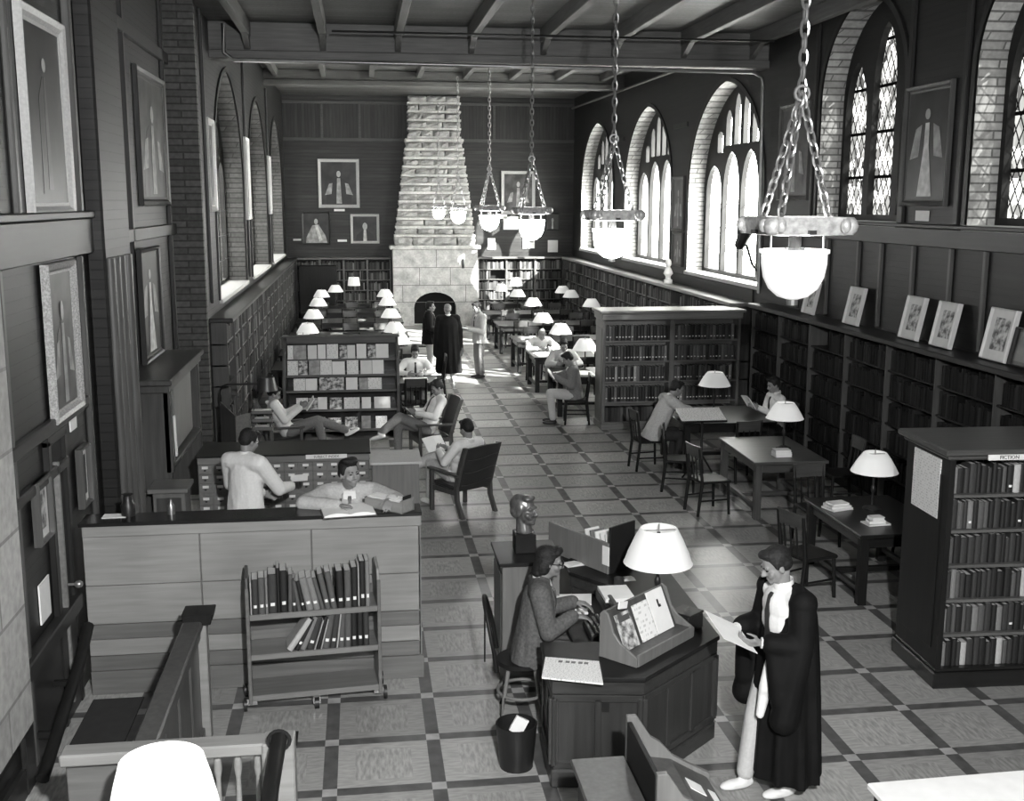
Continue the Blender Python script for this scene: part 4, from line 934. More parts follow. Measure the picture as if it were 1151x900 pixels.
b = MB(); b.prism([(-2.03, 16.05), (-1.78, 15.72), (-1.755, 15.735), (-2.005, 16.07)], 'z', .25, 1.17); b.v = [v - Vector((0, 0, .16 * max(0, (v.x + 2.03) / .25) if v.z > 1 else 0)) for v in b.v]; b.build('leaf', M['mid'], FB)
b = MB(); b.prism([(-1.78, 15.7), (-1.6, 15.95), (-1.615, 15.965), (-1.79, 15.72)], 'z', .25, 1.01); b.build('leaf', M['oak_dark'], FB)
for x, y in ((-2.0, 16.05), (-1.63, 15.94), (-1.78, 15.715)): b = MB(); b.box(x - .015, x + .015, y - .015, y + .015, 0, .3); b.build('foot', M['dark'], FB)
ST = thing('tray_stand', 'small stand of stacked letter trays beside the folding board', 'tray stand', (-1.45, 16.2, 0))
for z in (.72, .84, .96): b = MB(); b.box(-1.6, -1.3, 16.05, 16.35, z, z + .012); b.box(-1.6, -1.3, 16.05, 16.06, z, z + .06); b.box(-1.6, -1.59, 16.05, 16.35, z, z + .06); b.build('tray', M['oak_dark'], ST); b = MB(); b.box(-1.57, -1.33, 16.08, 16.33, z + .013, z + .04); b.build('papers', M['card'], ST)
for sx in (-1.57, -1.33):
    for y in (16.08, 16.32): b = MB(); b.box(sx - .015, sx + .015, y - .015, y + .015, 0, .98); b.build('leg', M['mid'], ST)
BR = thing('floor_lamp', 'dark metal shaded lamp hung from a bent tube frame by the left bookcase', 'lamp', (-2.0, 16.75, 0))
b = MB(); b.tube([(-2.1, 16.75, 0), (-2.1, 16.75, 1.2), (-2.07, 16.75, 1.27), (-2.0, 16.75, 1.3), (-1.45, 16.75, 1.3)], .016, 8); b.build('tube_frame', M['iron'], BR, smooth=True)
b = MB(); b.lathe([(.16, 1.2), (.115, 1.4), (.105, 1.4), (.15, 1.2)], 24, (-1.42, 16.75, 0)); b.f = b.f[:-2]; b.m = b.m[:-2]; b.build('shade', M['dark_shade'], BR, smooth=50)
b = MB(); b.lathe([(0, 1.22), (.03, 1.22), (.03, 1.38), (0, 1.38)], 10, (-1.42, 16.75, 0)); b.build('lamp_holder', M['brass'], BR); b = MB(); b.lathe([(0, 0), (.16, 0), (.15, .02), (0, .025)], 20, (-2.1, 16.75, 0)); b.build('base', M['iron'], BR)
# ------------------------------------------------------------------ magazine rack
MR = thing('magazine_rack', 'open sloping wooden rack of magazines facing the gallery', 'magazine rack', (-.35, 19.1, 0))
rx0, rx1 = -1.33, .63
b = MB(); prof = [(18.75, 0), (19.45, 0), (19.45, 1.7), (19.3, 1.7), (18.92, 1.4), (18.75, .9)]
for x in (rx0, rx1 - .05): b = MB(); b.prism(prof, 'x', x, x + .05); b.build('side_panel', M['mid'], MR, bev=.005)
P('back_panel', rx0 + .05, rx1 - .05, 19.42, 19.45, 0, 1.68, 'dark_x', MR, 0); P('cabinet_top', rx0 - .02, rx1 + .02, 19.22, 19.47, 1.68, 1.71, 'mid_x', MR, .005)
P('head_board', rx0 + .05, rx1 - .05, 19.24, 19.27, 1.58, 1.68, 'mid_x', MR, .003)
LEV = [(1.32, 19.16), (1.07, 19.0), (.82, 18.9), (.5, 18.84), (.16, 18.8)]
for i, (z, y) in enumerate(LEV): P('shelf', rx0 + .05, rx1 - .05, y - .05, 19.42, z - .025, z, 'mid_x' if i < 3 else 'mid_x', MR, .003); P('lip', rx0 + .05, rx1 - .05, y - .06, y - .045, z - .03, z + .012, 'shelf', MR, .002)
mags = [[(.1, 'cover_c'), (.22, 'cover_a'), (.02, None), (.16, 'card'), (.01, None), (.14, 'paper'), (.01, None), (.2, 'cover_c'), (.02, None), (.13, 'cover_b'), (.14, 'card'), (.02, None), (.17, 'paper'), (.02, None), (.14, 'cover_b'), (.22, 'paper')],
        [(.18, 'cover_c'), (.16, 'cover_b'), (.02, None), (.19, 'cover_a'), (.2, 'cover_c'), (.22, 'paper'), (.03, None), (.2, 'cover_c'), (.03, None), (.2, 'card'), (.2, 'paper')],
        [(.1, None), (.2, 'cover_c'), (.2, 'paper'), (.03, None), (.42, 'cover_b'), (.03, None), (.2, 'paper'), (.02, None), (.15, 'cover_a'), (.24, 'cover_c')],
        [(.14, None), (.2, 'cover_c'), (.16, 'cover_b'), (.16, 'paper'), (.04, None), (.21, 'cover_b'), (.03, None), (.27, 'cover_c'), (.03, None), (.16, 'paper'), (.05, None), (.28, 'card')],
        [(.4, None), (.22, 'cover_b'), (.05, None), (.22, 'cover_b'), (.06, None), (.22, 'cover_b'), (.06, None), (.16, 'cover_a'), (.08, None), (.2, 'cover_c')]]
SHN = ['top', 'second', 'third', 'fourth', 'lowest']
for r, ms in enumerate(mags):
    z, y = LEV[r]; x = rx0 + .07; k = 1; hh = .25 if r < 2 else .22
    for w, mt in ms:
        if mt:
            h = hh * rnd.uniform(.9, 1.04); th = .3 if r else .28
            R_ = Matrix.Rotation(-th, 3, 'X'); b = MB(); b.cbox(Vector((x + w / 2, y - .03, z + .003)) + R_ @ Vector((0, 0, h / 2)), (w - .006, .006, h), R_)
            o = b.build('magazine', M[mt], org=(x + w / 2, y, z)); tag(o, '%s magazine, %s from the left on the %s shelf of the magazine rack' % ({'cover_c': 'white lettered', 'cover_a': 'grey', 'cover_b': 'picture covered', 'card': 'cream', 'paper': 'plain white'}[mt], ORD[k], SHN[r]), 'magazine', 'magazines on the sloping rack'); k += 1
        x += w
# ------------------------------------------------------------------ information desk
DE = thing('desk', 'dark panelled corner desk where the person types, nearest the middle', 'desk', (1.9, 7.9, 0))
DZ = .82
top = [(1.22, 6.98), (1.86, 6.88), (2.6, 7.54), (2.64, 9.75), (1.75, 9.75), (1.75, 9.1), (2.0, 8.75), (1.98, 7.9), (1.75, 7.55), (1.25, 7.6)]
b = MB(); b.prism(top, 'z', DZ - .035, DZ); b.build('desktop', M['desk_top'], DE, bev=.008)
def inset(poly, d):
    n = len(poly); out = []
    for i in range(n):
        p0, p1, p2 = (Vector(poly[(i + k) % n]) for k in (-1, 0, 1))
        e1, e2 = (p1 - p0).normalized(), (p2 - p1).normalized(); n1, n2 = Vector((-e1.y, e1.x)), Vector((-e2.y, e2.x))
        m = (n1 + n2); m = m / max(.3, m.dot(n1)); out.append(tuple(p1 + m * d))
    return out
b = MB(); b.prism(inset(top, .03), 'z', .09, DZ - .035); b.build('carcass', M['deskwood'], DE)
b = MB(); b.prism(inset(top, .012), 'z', 0, .13); b.build('plinth', M['deskwood_x'], DE, bev=.01)
b = MB(); b.prism(inset(top, .015), 'z', DZ - .13, DZ - .036); b.build('frieze', M['deskwood_x'], DE, bev=.006)
def panels(pa, pb, n, mat='deskwood', z0=.17, z1=.66):
    pa, pb = Vector((*pa, 0)), Vector((*pb, 0)); L = (pb - pa).length; d = (pb - pa) / L; R_ = Matrix((d, Vector((-d.y, d.x, 0)), Vector((0, 0, 1)))).transposed()
    for i in range(n + 1):
        c = pa + d * (L * i / n); b = MB(); b.cbox((c.x, c.y, (z0 + z1) / 2), (.07 if i in (0, n) else .045, .03, z1 - z0), R_); b.build('stile', M[mat], DE, bev=.004)
    for z in (z0, z1): b = MB(); c = (pa + pb) / 2; b.cbox((c.x, c.y, z), (L, .03, .05), R_); b.build('panel_rail', M['deskwood_x'], DE, bev=.004)
IN = inset(top, .03)
panels(IN[0], IN[1], 2); panels(IN[1], IN[2], 3); panels(IN[2], IN[3], 4); panels(IN[9], IN[0], 2)
b = MB(); b.cbox((1.6, 6.945, .6), (.05, .012, .07), Matrix.Rotation(-.155, 3, 'Z')); b.build('lock_plate', M['iron'], DE)
# desk lamp
dl = make_lamp('large white conical lamp standing on the dark corner desk', .67, .272, .145, .28); dl.location = (2.27, 8.12, DZ + .001); dl.name = 'desk_lamp'
# newspaper / sheaf on the near corner
NW = thing('newspaper', 'large pale folded newspaper on the near left corner of the desk', 'newspaper', (1.4, 7.07, DZ + .001), -.3); NM = Matrix.Translation(NW.location) @ Matrix.Rotation(-.3, 4, 'Z')
b = MB(NM); b.prism([(-.2, -.17), (.22, -.2), (.16, .16), (-.22, .17)], 'z', 0, .012); b.build('folded_sheets', M['print'], NW)
b = MB(NM)
for x in (-.12, -.07, -.03, .02, .06): b.box(x, x + .03, .09, .125, .0122, .0128)
b.build('headline', M['oak_dark'], NW)
# sloping display racks: one on the desk, one on the low case in front
def rack(label, loc, rz, L, group=None, mat='case', sc=1.0):
    T = thing('display_rack', label, 'book rack', loc, rz); TM = Matrix.Translation(loc) @ Matrix.Rotation(rz, 4, 'Z') @ Matrix.Scale(sc, 4)
    pr = [(0, 0), (.32, 0), (.32, .32), (.29, .35), (.25, .33), (.2, .2), (.14, .14), (0, .07)]
    pr = [(y, z) for y, z in pr]
    for x in (-L / 2, L / 2 - .02): b = MB(TM); b.prism(pr, 'x', x, x + .02); b.build('end_panel', M[mat], T, bev=.003)
    b = MB(TM); b.prism([(.0, .01), (.3, .01), (.3, .34), (.28, .34), (.15, .07), (.0, .07)], 'x', -L / 2 + .02, L / 2 - .02); b.build('sloping_back', M['mid'], T)
    b = MB(TM); b.box(-L / 2 + .02, L / 2 - .02, -.004, .014, 0, .085); b.build('front_lip', M[mat], T, bev=.003)
    return T, TM
# the rack faces the public side: its front is towards +X -Y, running along the desk's splayed edge
ang = math.atan2(7.54 - 6.88, 2.6 - 1.86)
R1, R1M = rack('wooden display rack of upright magazines on the splayed edge of the desk', (2.12, 7.3, DZ + .001), ang, .76)
for i, (x, w, h, mt, l) in enumerate(((-.28, .17, .26, 'cover_b', 'picture magazine with a dark title leaning in the desk display rack'), (-.06, .18, .27, 'cover_c', 'plain white booklet leaning in the middle of the desk display rack'), (.14, .2, .31, 'paper', 'tall white magazine with a small dark emblem in the desk display rack'))):
    th = -.42; Rm = Matrix.Rotation(th, 3, 'X'); b = MB(R1M); b.cbox(Vector((x + w / 2 - .05, .125, .072)) + Rm @ Vector((0, 0, h / 2)), (w, .014, h), Rm); T_ = b.build('magazine', M[mt], org=R1M @ Vector((x + w / 2 - .05, .125, .072))); tag(T_, l, 'magazine')
    if i == 2:
        b = MB(R1M); b.cbox(Vector((x + w / 2 - .05, .117, .07)) + Rm @ Vector((0, 0, h * .7)), (.02, .003, .05), Rm); b.cbox(Vector((x + w / 2 - .045, .117, .07)) + Rm @ Vector((0.004, 0, h * .62)), (.032, .003, .02), Rm); b.build('emblem', M['ink'], T_)
    if i == 0:
        b = MB(R1M); b.cbox(Vector((x + w / 2 - .05, .116, .07)) + Rm @ Vector((0, 0, h * .86)), (.13, .003, .04), Rm); b.build('title_band', M['cloth3'], T_)
b = MB(R1M); b.cbox((-.27, .2, .38), (.1, .012, .05), Matrix.Rotation(.2, 3, 'Y')); 
o = b.build('card_slip', M['paper'], org=R1M @ Vector((-.27, .2, .38))); tag(o, 'white card tucked behind the back of the desk display rack', 'card')
# low case and its rack below the desk, towards the gallery
LC = thing('low_case', 'low dark flat-topped case at the bottom edge below the desk', 'cabinet', (1.4, 5.7, 0))
P('case_body', 1.22, 1.5, 5.2, 5.98, 0, .7, 'dark_y', LC); P('case_top', 1.18, 1.505, 5.15, 6.02, .7, .735, 'mid', LC, .006); P('slot_panel', 1.2, 1.22, 5.3, 5.7, .2, .6, 'iron', LC, 0)
SL = thing('book_trough', 'tall slope-fronted wooden book trough with two white cards, at the bottom edge', 'book trough', (1.85, 5.75, 0))
def slp(a, c): return [(1.51, 0), (2.03, 0), (2.03, .6), (1.9, .67), (1.8, .73), (1.72, .82), (1.66, .86), (1.57, 1.0), (1.51, 1.0)]
b = MB(); b.prism(slp(0, 0), 'y', 5.98, 6.02); b.build('end_panel', M['case'], SL, bev=.004)
b = MB(); b.prism(slp(0, 0), 'y', 5.3, 5.34); b.build('end_panel', M['case'], SL, bev=.004)
b = MB(); b.prism([(1.53, .02), (2.01, .02), (2.01, .58), (1.88, .655), (1.78, .715), (1.53, .76)], 'y', 5.34, 5.98); b.build('sloping_lid', M['mid'], SL)
P('back_board', 1.51, 1.54, 5.34, 5.98, 0, .97, 'dark_y', SL, .003)
for nm, c, sz in (('title_card', (1.86, 5.72, .672), (.11, .12, .004)), ('title_card', (1.97, 5.7, .608), (.05, .14, .004))):
    b = MB(); b.cbox(c, sz, Matrix.Rotation(.54, 3, 'Y')); b.build(nm, M['paper'], SL)
# other things on the desk
bx = thing('card_box', 'white paper filled box on the desk between typist and lamp', 'box', (1.98, 8.3, DZ + .001), .02); b = MB(); b.box(1.85, 2.11, 8.13, 8.46, DZ + .001, DZ + .07); b.build('box_tray', M['dark'], bx); b = MB(); b.box(1.86, 2.1, 8.14, 8.45, DZ + .071, DZ + .1); b.build('paper_stack', M['paper'], bx)
tb = thing('card_file', 'small black lidded file box at the right edge of the desk', 'box', (2.4, 7.75, DZ + .001), .1); TM = Matrix.Translation(tb.location) @ Matrix.Rotation(.7, 4, 'Z'); b = MB(TM); b.box(-.09, .09, -.09, .09, 0, .11); b.build('box_body', M['iron'], tb, bev=.005); tb.rotation_euler = (0, 0, 0); b = MB(TM); b.box(-.094, .094, -.094, .094, .11, .13); b.build('lid', M['iron'], tb, bev=.004); b = MB(TM); b.tube([(-.03, 0, .135), (-.025, 0, .145), (.025, 0, .145), (.03, 0, .135)], .005, 6); b.build('handle', M['steel'], tb)
hu = thing('book_trough', 'desk-top trough of pamphlets with a tall dark end at the back of the desk', 'book trough', (2.0, 9.3, DZ + .001))
def plank(nm, p, q, z0, z1, t, mat, par):
    p, q = Vector((*p, 0)), Vector((*q, 0)); d = (q - p); R_ = Matrix((d.normalized(), Vector((-d.y, d.x, 0)).normalized(), Vector((0, 0, 1)))).transposed(); b = MB(); c = (p + q) / 2; b.cbox((c.x, c.y, (z0 + z1) / 2), (d.length, t, z1 - z0), R_); return b.build(nm, M[mat], par, bev=.004)
plank('side_board', (1.68, 9.72), (2.08, 9.0), DZ + .001, 1.1, .025, 'case', hu)
plank('end_board', (2.08, 9.0), (2.35, 9.2), DZ + .001, 1.24, .02, 'iron', hu); plank('floor_board', (1.88, 9.5), (2.25, 9.2), DZ + .001, DZ + .02, .25, 'dark', hu)
for i in range(5):
    p = Vector((2.17 - .035 * i, 9.2 + .05 * i, DZ + .022)); Rm = Matrix.Rotation(math.atan2(-.72, .4) + PI, 3, 'Z') @ Matrix.Rotation(.25, 3, 'Y'); b = MB(); b.cbox(p + Rm @ Vector((0, -.03, .135)), (.014, .16, .27), Rm); o = b.build('pamphlet', M[('paper', 'card', 'paper', 'cloth4', 'card')[i]], org=p); tag(o, '%s pamphlet, %s from the dark end of the desk-top trough' % (('white', 'cream', 'white', 'grey', 'cream')[i], ORD[i + 1]), 'pamphlet', 'pamphlets in the desk-top trough')
b = MB(); b.box(2.0, 2.01, 8.93, 9.03, .93, 1.08); o = plank('notice_card', (2.03, 9.05), (2.075, 8.97), .9, 1.07, .006, 'paper', None); o.location = (0, 0, 0); tag(o, 'white card hung on the side of the desk-top trough', 'card')
for i, (x, y, s, r, l) in enumerate(((1.83, 9.3, .09, .3, 'loose white papers on the desk below the trough board'), (1.8, 9.62, .06, -.4, 'crumpled white paper beside the typist\u2019s forehead on the desk'), (2.2, 8.85, .07, .1, 'curled white paper on the desk behind the lamp'), (1.82, 7.82, .075, .6, 'white card slips by the typist\u2019s hands'))):
    b = MB(Matrix.Translation((x, y, DZ + .002)) @ Matrix.Rotation(r, 4, 'Z'))
    for k in range(3): b.prism([(-s + .02 * k, -s * .7), (s, -s * .7 + .02 * k), (s - .01, s * .7), (-s, s * .6)], 'z', .004 * k, .004 * k + .003)
    o = b.build('paper_sheets', M['paper'], org=(x, y, DZ + .002)); tag(o, l, 'paper')
b = MB(); b.lathe([(0, 0), (.042, 0), (.045, .1), (.04, .1), (.036, .01), (0, .01)], 16, (2.08, 8.62, DZ)); o = b.build('pencil_cup', M['dark_shade'], org=(2.08, 8.62, DZ), smooth=40); tag(o, 'dark cylindrical cup on the desk behind the paper box', 'cup')
# typing stand, typewriter, shelf of slips left of it
TS = thing('typing_stand', 'dark typing stand between the typist and the desk', 'table', (1.75, 8.25, 0)); P('stand_top', 1.55, 1.97, 7.72, 8.9, .66, .69, 'desk_top', TS); 
for x in (1.58, 1.93):
    for y in (7.75, 8.86): P('leg', x - .02, x + .02, y - .02, y + .02, 0, .66, 'dark', TS)
TY = thing('typewriter', 'black desk typewriter under the typist\u2019s hands', 'typewriter', (1.84, 8.0, .691))
b = MB(); b.prism([(1.68, .691), (1.96, .691), (1.96, .86), (1.86, .87), (1.82, .8), (1.68, .74)], 'y', 7.82, 8.16); b.build('body', M['iron'], TY, bev=.01)
b = MB(); b.tube([(1.91, 7.76, .9), (1.91, 8.22, .9)], .028, 12); b.build('platen', M['iron'], TY, smooth=40)
b = MB()
for r in range(4):
    for k in range(10): b.box(1.69 + .03 * r, 1.708 + .03 * r, 7.84 + .031 * k, 7.858 + .031 * k, .745 + .016 * r, .757 + .016 * r)
b.build('keys', M['steel'], TY)
for i, z in enumerate((.692, .73, .768)):
    b = MB(); b.box(1.62, 1.78, 8.42, 8.6, z, z + .018); o = b.build('card_bundle', M['paper'], org=(1.7, 8.5, z)); tag(o, ('lowest', 'middle', 'topmost')[i] + ' of three white card bundles stacked beside the typist\u2019s chest', 'cards', 'card bundles by the typist')
b = MB(); b.prism([(1.55, 8.68), (1.85, 8.62), (1.9, 8.86), (1.6, 8.88)], 'z', .692, .705); o = b.build('paper_sheets', M['paper'], org=(1.7, 8.75, .692)); tag(o, 'large white sheets on the typing stand in front of the typist\u2019s chin', 'paper')
WB = thing('waste_basket', 'dark waste basket with white paper in it at the near left of the desk', 'waste basket', (1.08, 7.3, 0)); b = MB(); b.lathe([(0, 0), (.12, 0), (.15, .33), (.14, .33), (.11, .012), (0, .012)], 20, (1.04, 7.33, 0)); b.build('basket', M['iron'], WB, smooth=40); b = MB(); b.cbox((1.06, 7.35, .3), (.1, .02, .12), Matrix.Rotation(.5, 3, 'Y')); b.build('paper', M['paper'], WB)
# bust on its cabinet
BP = thing('cabinet', 'dark-topped narrow cabinet carrying the bronze bust', 'cabinet', (1.4, 9.1, 0)); P('cabinet_body', 1.13, 1.62, 8.84, 9.4, .08, .99, 'case', BP, .006); P('cabinet_top', 1.1, 1.65, 8.8, 9.43, .99, 1.02, 'desk_top', BP, .006); P('plinth', 1.11, 1.64, 8.82, 9.42, 0, .1, 'case', BP, .006); P('side_panel', 1.118, 1.13, 8.9, 9.34, .16, .9, 'mid', BP, .003)
# ------------------------------------------------------------------ stacks on the right tables
def flat_stack(x, y, z, items, where):
    for i, (w, d, h, r, mt) in enumerate(items):
        b = MB(Matrix.Translation((x, y, z)) @ Matrix.Rotation(r, 4, 'Z')); b.box(-w / 2, w / 2, -d / 2, d / 2, 0, h * .15); b.box(-w / 2, w / 2, -d / 2, d / 2, h * .85, h - .0005); b.box(-w / 2, -w / 2 + .006, -d / 2, d / 2, 0, h - .0005)
        b.mi = 1; b.box(-w / 2 + .006, w / 2 - .006, -d / 2 + .005, d / 2 - .005, h * .15, h * .85)
        o = b.build('book', [M[mt], M['paper']], org=(x, y, z)); tag(o, '%s %s book lying %s' % (('bottom', 'second', 'third', 'top')[i] if i < len(items) - 1 else 'top', 'white' if mt == 'paper' else 'cream', where), 'book'); z += h
flat_stack(5.36, 13.42, .761, [(.22, .16, .03, .05, 'card'), (.22, .16, .03, .0, 'paper'), (.21, .15, .03, -.05, 'card')], 'in the stack on the brown bare table')
flat_stack(5.05, 11.0, .746, [(.27, .2, .02, .3, 'paper'), (.24, .19, .03, .1, 'card'), (.2, .15, .02, .2, 'paper')], 'in the left stack on the table by the FICTION bookcase')
flat_stack(5.2, 10.4, .746, [(.25, .17, .015, .1, 'card'), (.17, .12, .03, -.1, 'paper'), (.14, .11, .035, .1, 'paper')], 'in the near small stack on the table by the FICTION bookcase')
def news(x, y, z, w, d, rz, label):
    b = MB(Matrix.Translation((x, y, z)) @ Matrix.Rotation(rz, 4, 'Z')); n = 8
    for s in (-1, 1): b.loft([[(s * w / 2 * i / n, -d / 2, .008 + .015 * math.sin(PI * i / n)), (s * w / 2 * i / n, d / 2, .008 + .02 * math.sin(PI * i / n)), (s * w / 2 * i / n, d / 2, 0), (s * w / 2 * i / n, -d / 2, 0)] for i in range(n + 1)])
    o = b.build('newspaper', M['news'], org=(x, y, z)); tag(o, label, 'newspaper'); return o
news(4.0, 20.55, .763, .75, .5, -.05, 'open newspaper spread on the near right reading table before the man with a tie')
news(3.98, 23.35, .763, .6, .42, .1, 'sunlit open newspaper on the second right reading table')
news(5.2, 20.9, .763, .7, .45, .2, 'newspaper on the middle of the nearest right reading table behind the lamp')
news(5.3, 23.4, .763, .7, .5, -.1, 'newspaper lying across the middle of the second right reading table')
news(4.0, 26.2, .763, .5, .35, .15, 'open newspaper on the third right reading table by the aisle')
news(-.5, 27.5, .763, .5, .35, .1, 'open newspaper on the third left reading table')
news(-.1, 30.7, .763, .45, .3, -.1, 'open newspaper on the fourth left reading table')
news(5.0, 16.25, .763, .6, .4, .1, 'open newspaper on the table under the leaning reader\u2019s arms')
DS = thing('book_stand', 'iron tripod reading stand with an open newspaper before the leaning reader', 'reading stand', (4.85, 15.2, 0))
b = MB(); b.tube([(4.85, 15.2, .3), (4.85, 15.2, .95)], .02, 8); b.build('pole', M['iron'], DS, smooth=True)
for a in (0.4, 2.5, 4.6): b = MB(); b.tube([(4.85, 15.2, .4), (4.85 + .28 * math.cos(a), 15.2 + .28 * math.sin(a), .01)], .014, 6); b.build('leg', M['iron'], DS)
b = MB(); R_ = Matrix.Rotation(.3, 3, 'X'); b.cbox((4.85, 15.2, .97), (.62, .4, .02), R_); b.build('rest', M['dark'], DS)
b = MB(); b.cbox((4.82, 15.2, .987), (.66, .38, .008), R_); o = b.build('newspaper', M['news'], org=(4.82, 15.2, .987)); tag(o, 'newspaper lying on the iron tripod reading stand', 'newspaper')
# ------------------------------------------------------------------ framed pictures
def picture(label, c, n, w, h, fw=.06, frame='gold', kind='robe', tilt=0.0, cat='painting', name='framed_painting', mount=0.0, art=None):
    # c: centre of the back; n: '+x' '-x' '-y' the way it faces; built with x across, z up, facing -Y, then turned
    ang = {'-y': 0, '+x': PI / 2, '-x': -PI / 2}[n]
    T = thing(name, label, cat, c, ang); TM = Matrix.Translation(c) @ Matrix.Rotation(ang, 4, 'Z') @ Matrix.Rotation(tilt, 4, 'X')
    b = MB(TM); d = .05
    pr = [(0, 0), (0, d), (.012, d + .012), (fw * .5, d), (fw * .75, d * .55), (fw, d * .5), (fw, 0)]
    W, H = w / 2, h / 2
    rings = []
    for sx, sz in ((-1, -1), (1, -1), (1, 1), (-1, 1)): rings.append([(sx * (W - q), -e, sz * (H - q)) for q, e in pr])
    rings.append(rings[0]); b.loft(rings, cap=False); b.build('frame', M[frame], T)
    b = MB(TM); b.box(-W + fw * .8, W - fw * .8, -.02, -.004, -H + fw * .8, H - fw * .8); b.build('mount' if mount else 'canvas', M['mount'] if mount else M['paint_dark' if kind != 'mid' else 'paint_mid'], T)
    iw, ih = W - fw - mount, H - fw - mount
    y = -.022
    def pl(nm, poly, mat, e=.0015):
        nonlocal y
        b = MB(TM); b.prism([(p[0] * iw, p[1] * ih) for p in poly], 'y', y - e, y); y -= e + .0004; b.build(nm, M[mat], T)
    def oval(cx, cz, rx, rz, n=14): return [(cx + rx * math.cos(2 * PI * i / n), cz + rz * math.sin(2 * PI * i / n)) for i in range(n)]
    if kind in ('robe', 'mid'):
        pl('painted_figure', [(-.75, -1), (-.7, -.35), (-.42, .12), (-.12, .28), (.12, .28), (.42, .12), (.7, -.35), (.75, -1)], 'paint_black' if kind == 'robe' else 'paint_mid')
        pl('painted_sleeves', [(-.8, -.55), (-.55, -.02), (-.36, .02), (-.42, -.5)], 'paint_robe'); pl('painted_sleeves', [(.8, -.55), (.42, -.5), (.36, .02), (.55, -.02)], 'paint_robe')
        pl('painted_stole', [(-.16, -.95), (-.09, .25), (.09, .25), (.16, -.95)], 'paint_robe'); pl('painted_face', oval(0, .44, .12, .15), 'paint_face')
    elif kind == 'bust':
        pl('painted_figure', [(-.8, -1), (-.7, -.5), (-.2, -.1), (.2, -.1), (.7, -.5), (.8, -1)], 'paint_black'); pl('painted_collar', [(-.15, -1), (-.1, -.1), (.1, -.1), (.15, -1)], 'paint_white'); pl('painted_face', oval(0, .2, .2, .3), 'paint_face')
    elif kind == 'seated':
        pl('painted_figure', [(-.85, -1), (-.8, -.6), (-.3, .2), (.2, .25), (.75, -.5), (.9, -1)], 'paint_robe'); pl('painted_stole', [(.25, -.9), (-.1, .2), (.1, .25), (.5, -.8)], 'paint_white'); pl('painted_face', oval(0, .45, .15, .2), 'paint_face')
    elif kind == 'tall':
        pl('painted_figure', [(-.4, -.9), (-.35, .2), (-.1, .45), (.1, .45), (.4, .1), (.45, -.9)], 'paint_black'); pl('painted_stole', [(-.1, -.85), (-.04, .45), (.05, .45), (.16, -.85)], 'paint_mid'); pl('painted_face', oval(0, .58, .1, .08), 'paint_face')
    elif kind == 'white':
        pl('painted_sleeves', [(-.85, -.25), (-.6, .32), (-.3, .4), (-.4, -.2)], 'paint_robe'); pl('painted_sleeves', [(.85, -.25), (.4, -.2), (.3, .4), (.6, .32)], 'paint_robe')
        pl('painted_figure', [(-.35, -.95), (-.12, .0), (-.1, .42), (.1, .42), (.12, .0), (.4, -.95)], 'paint_white'); pl('painted_face', oval(0, .58, .13, .1), 'paint_face')
    elif kind == 'print': pl('print', [(-.8, -.8), (.8, -.8), (.8, .85), (-.8, .85)], art or 'photo')
    return T
def plaque(label, c, n, w, h, mat='sign'):
    b = MB()
    if n == '-y': b.box(c[0] - w / 2, c[0] + w / 2, c[1] - .012, c[1], c[2] - h / 2, c[2] + h / 2)
    else: s = 1 if n == '+x' else -1; b.box(*sorted((c[0], c[0] + s * .012)), c[1] - w / 2, c[1] + w / 2, c[2] - h / 2, c[2] + h / 2)
    o = b.build('picture_plate', M[mat], org=c, bev=.002); tag(o, label, 'plaque'); return o
# far wall
picture('large gilt framed portrait of a robed figure, highest left of the chimney', (-.62, 36.985, 4.55), '-y', 1.32, 1.55, .1, 'gold', 'robe')
picture('dark framed portrait of a seated robed figure, lower left near the corner', (-1.38, 36.985, 3.12), '-y', .9, 1.06, .06, 'frame_dark', 'seated')
picture('gilt framed half-length portrait, lower, closest left of the chimney', (.19, 36.985, 3.1), '-y', .93, .95, .08, 'gold', 'bust')
picture('tall gilt framed dark painting right of the chimney behind the third pendant', (5.24, 36.985, 4.28), '-y', 1.13, 1.4, .1, 'gold', 'mid')
picture('small dark framed portrait on the far wall close to the right corner', (6.4, 36.985, 3.33), '-y', .46, .58, .05, 'frame_dark', 'bust')
for l, x, z, w, h, k in (('white framed sheet on the far wall, lowest and left of the small portrait', 6.42, 2.52, .34, .4, 'notice'), ('white sheet pinned on the far wall under the third pendant', 5.6, 2.7, .4, .5, 'paper'), ('small framed paper on the far wall just right of the mantel course', 4.35, 2.6, .26, .38, 'card'), ('broad white sheet on the far wall left of the third pendant bowl', 5.0, 3.28, .5, .42, 'paper'), ('small pale card on the far wall right of the fourth pendant', 4.72, 3.5, .3, .14, 'card')):
    b = MB(); b.box(x - w / 2, x + w / 2, 36.97, 36.99, z - h / 2, z + h / 2); o = b.build('wall_notice', M['paper'], org=(x, 36.98, z)); tag(o, l, 'notice')
plaque('small white name plate under the large portrait left of the chimney', (-.62, 36.985, 3.7), '-y', .34, .07)
plaque('small white name plate right of the seated robed portrait', (-.55, 36.985, 2.72), '-y', .3, .07); plaque('dim name plate in the far left corner beside the seated portrait', (-2.0, 36.985, 2.75), '-y', .25, .06, 'mount')
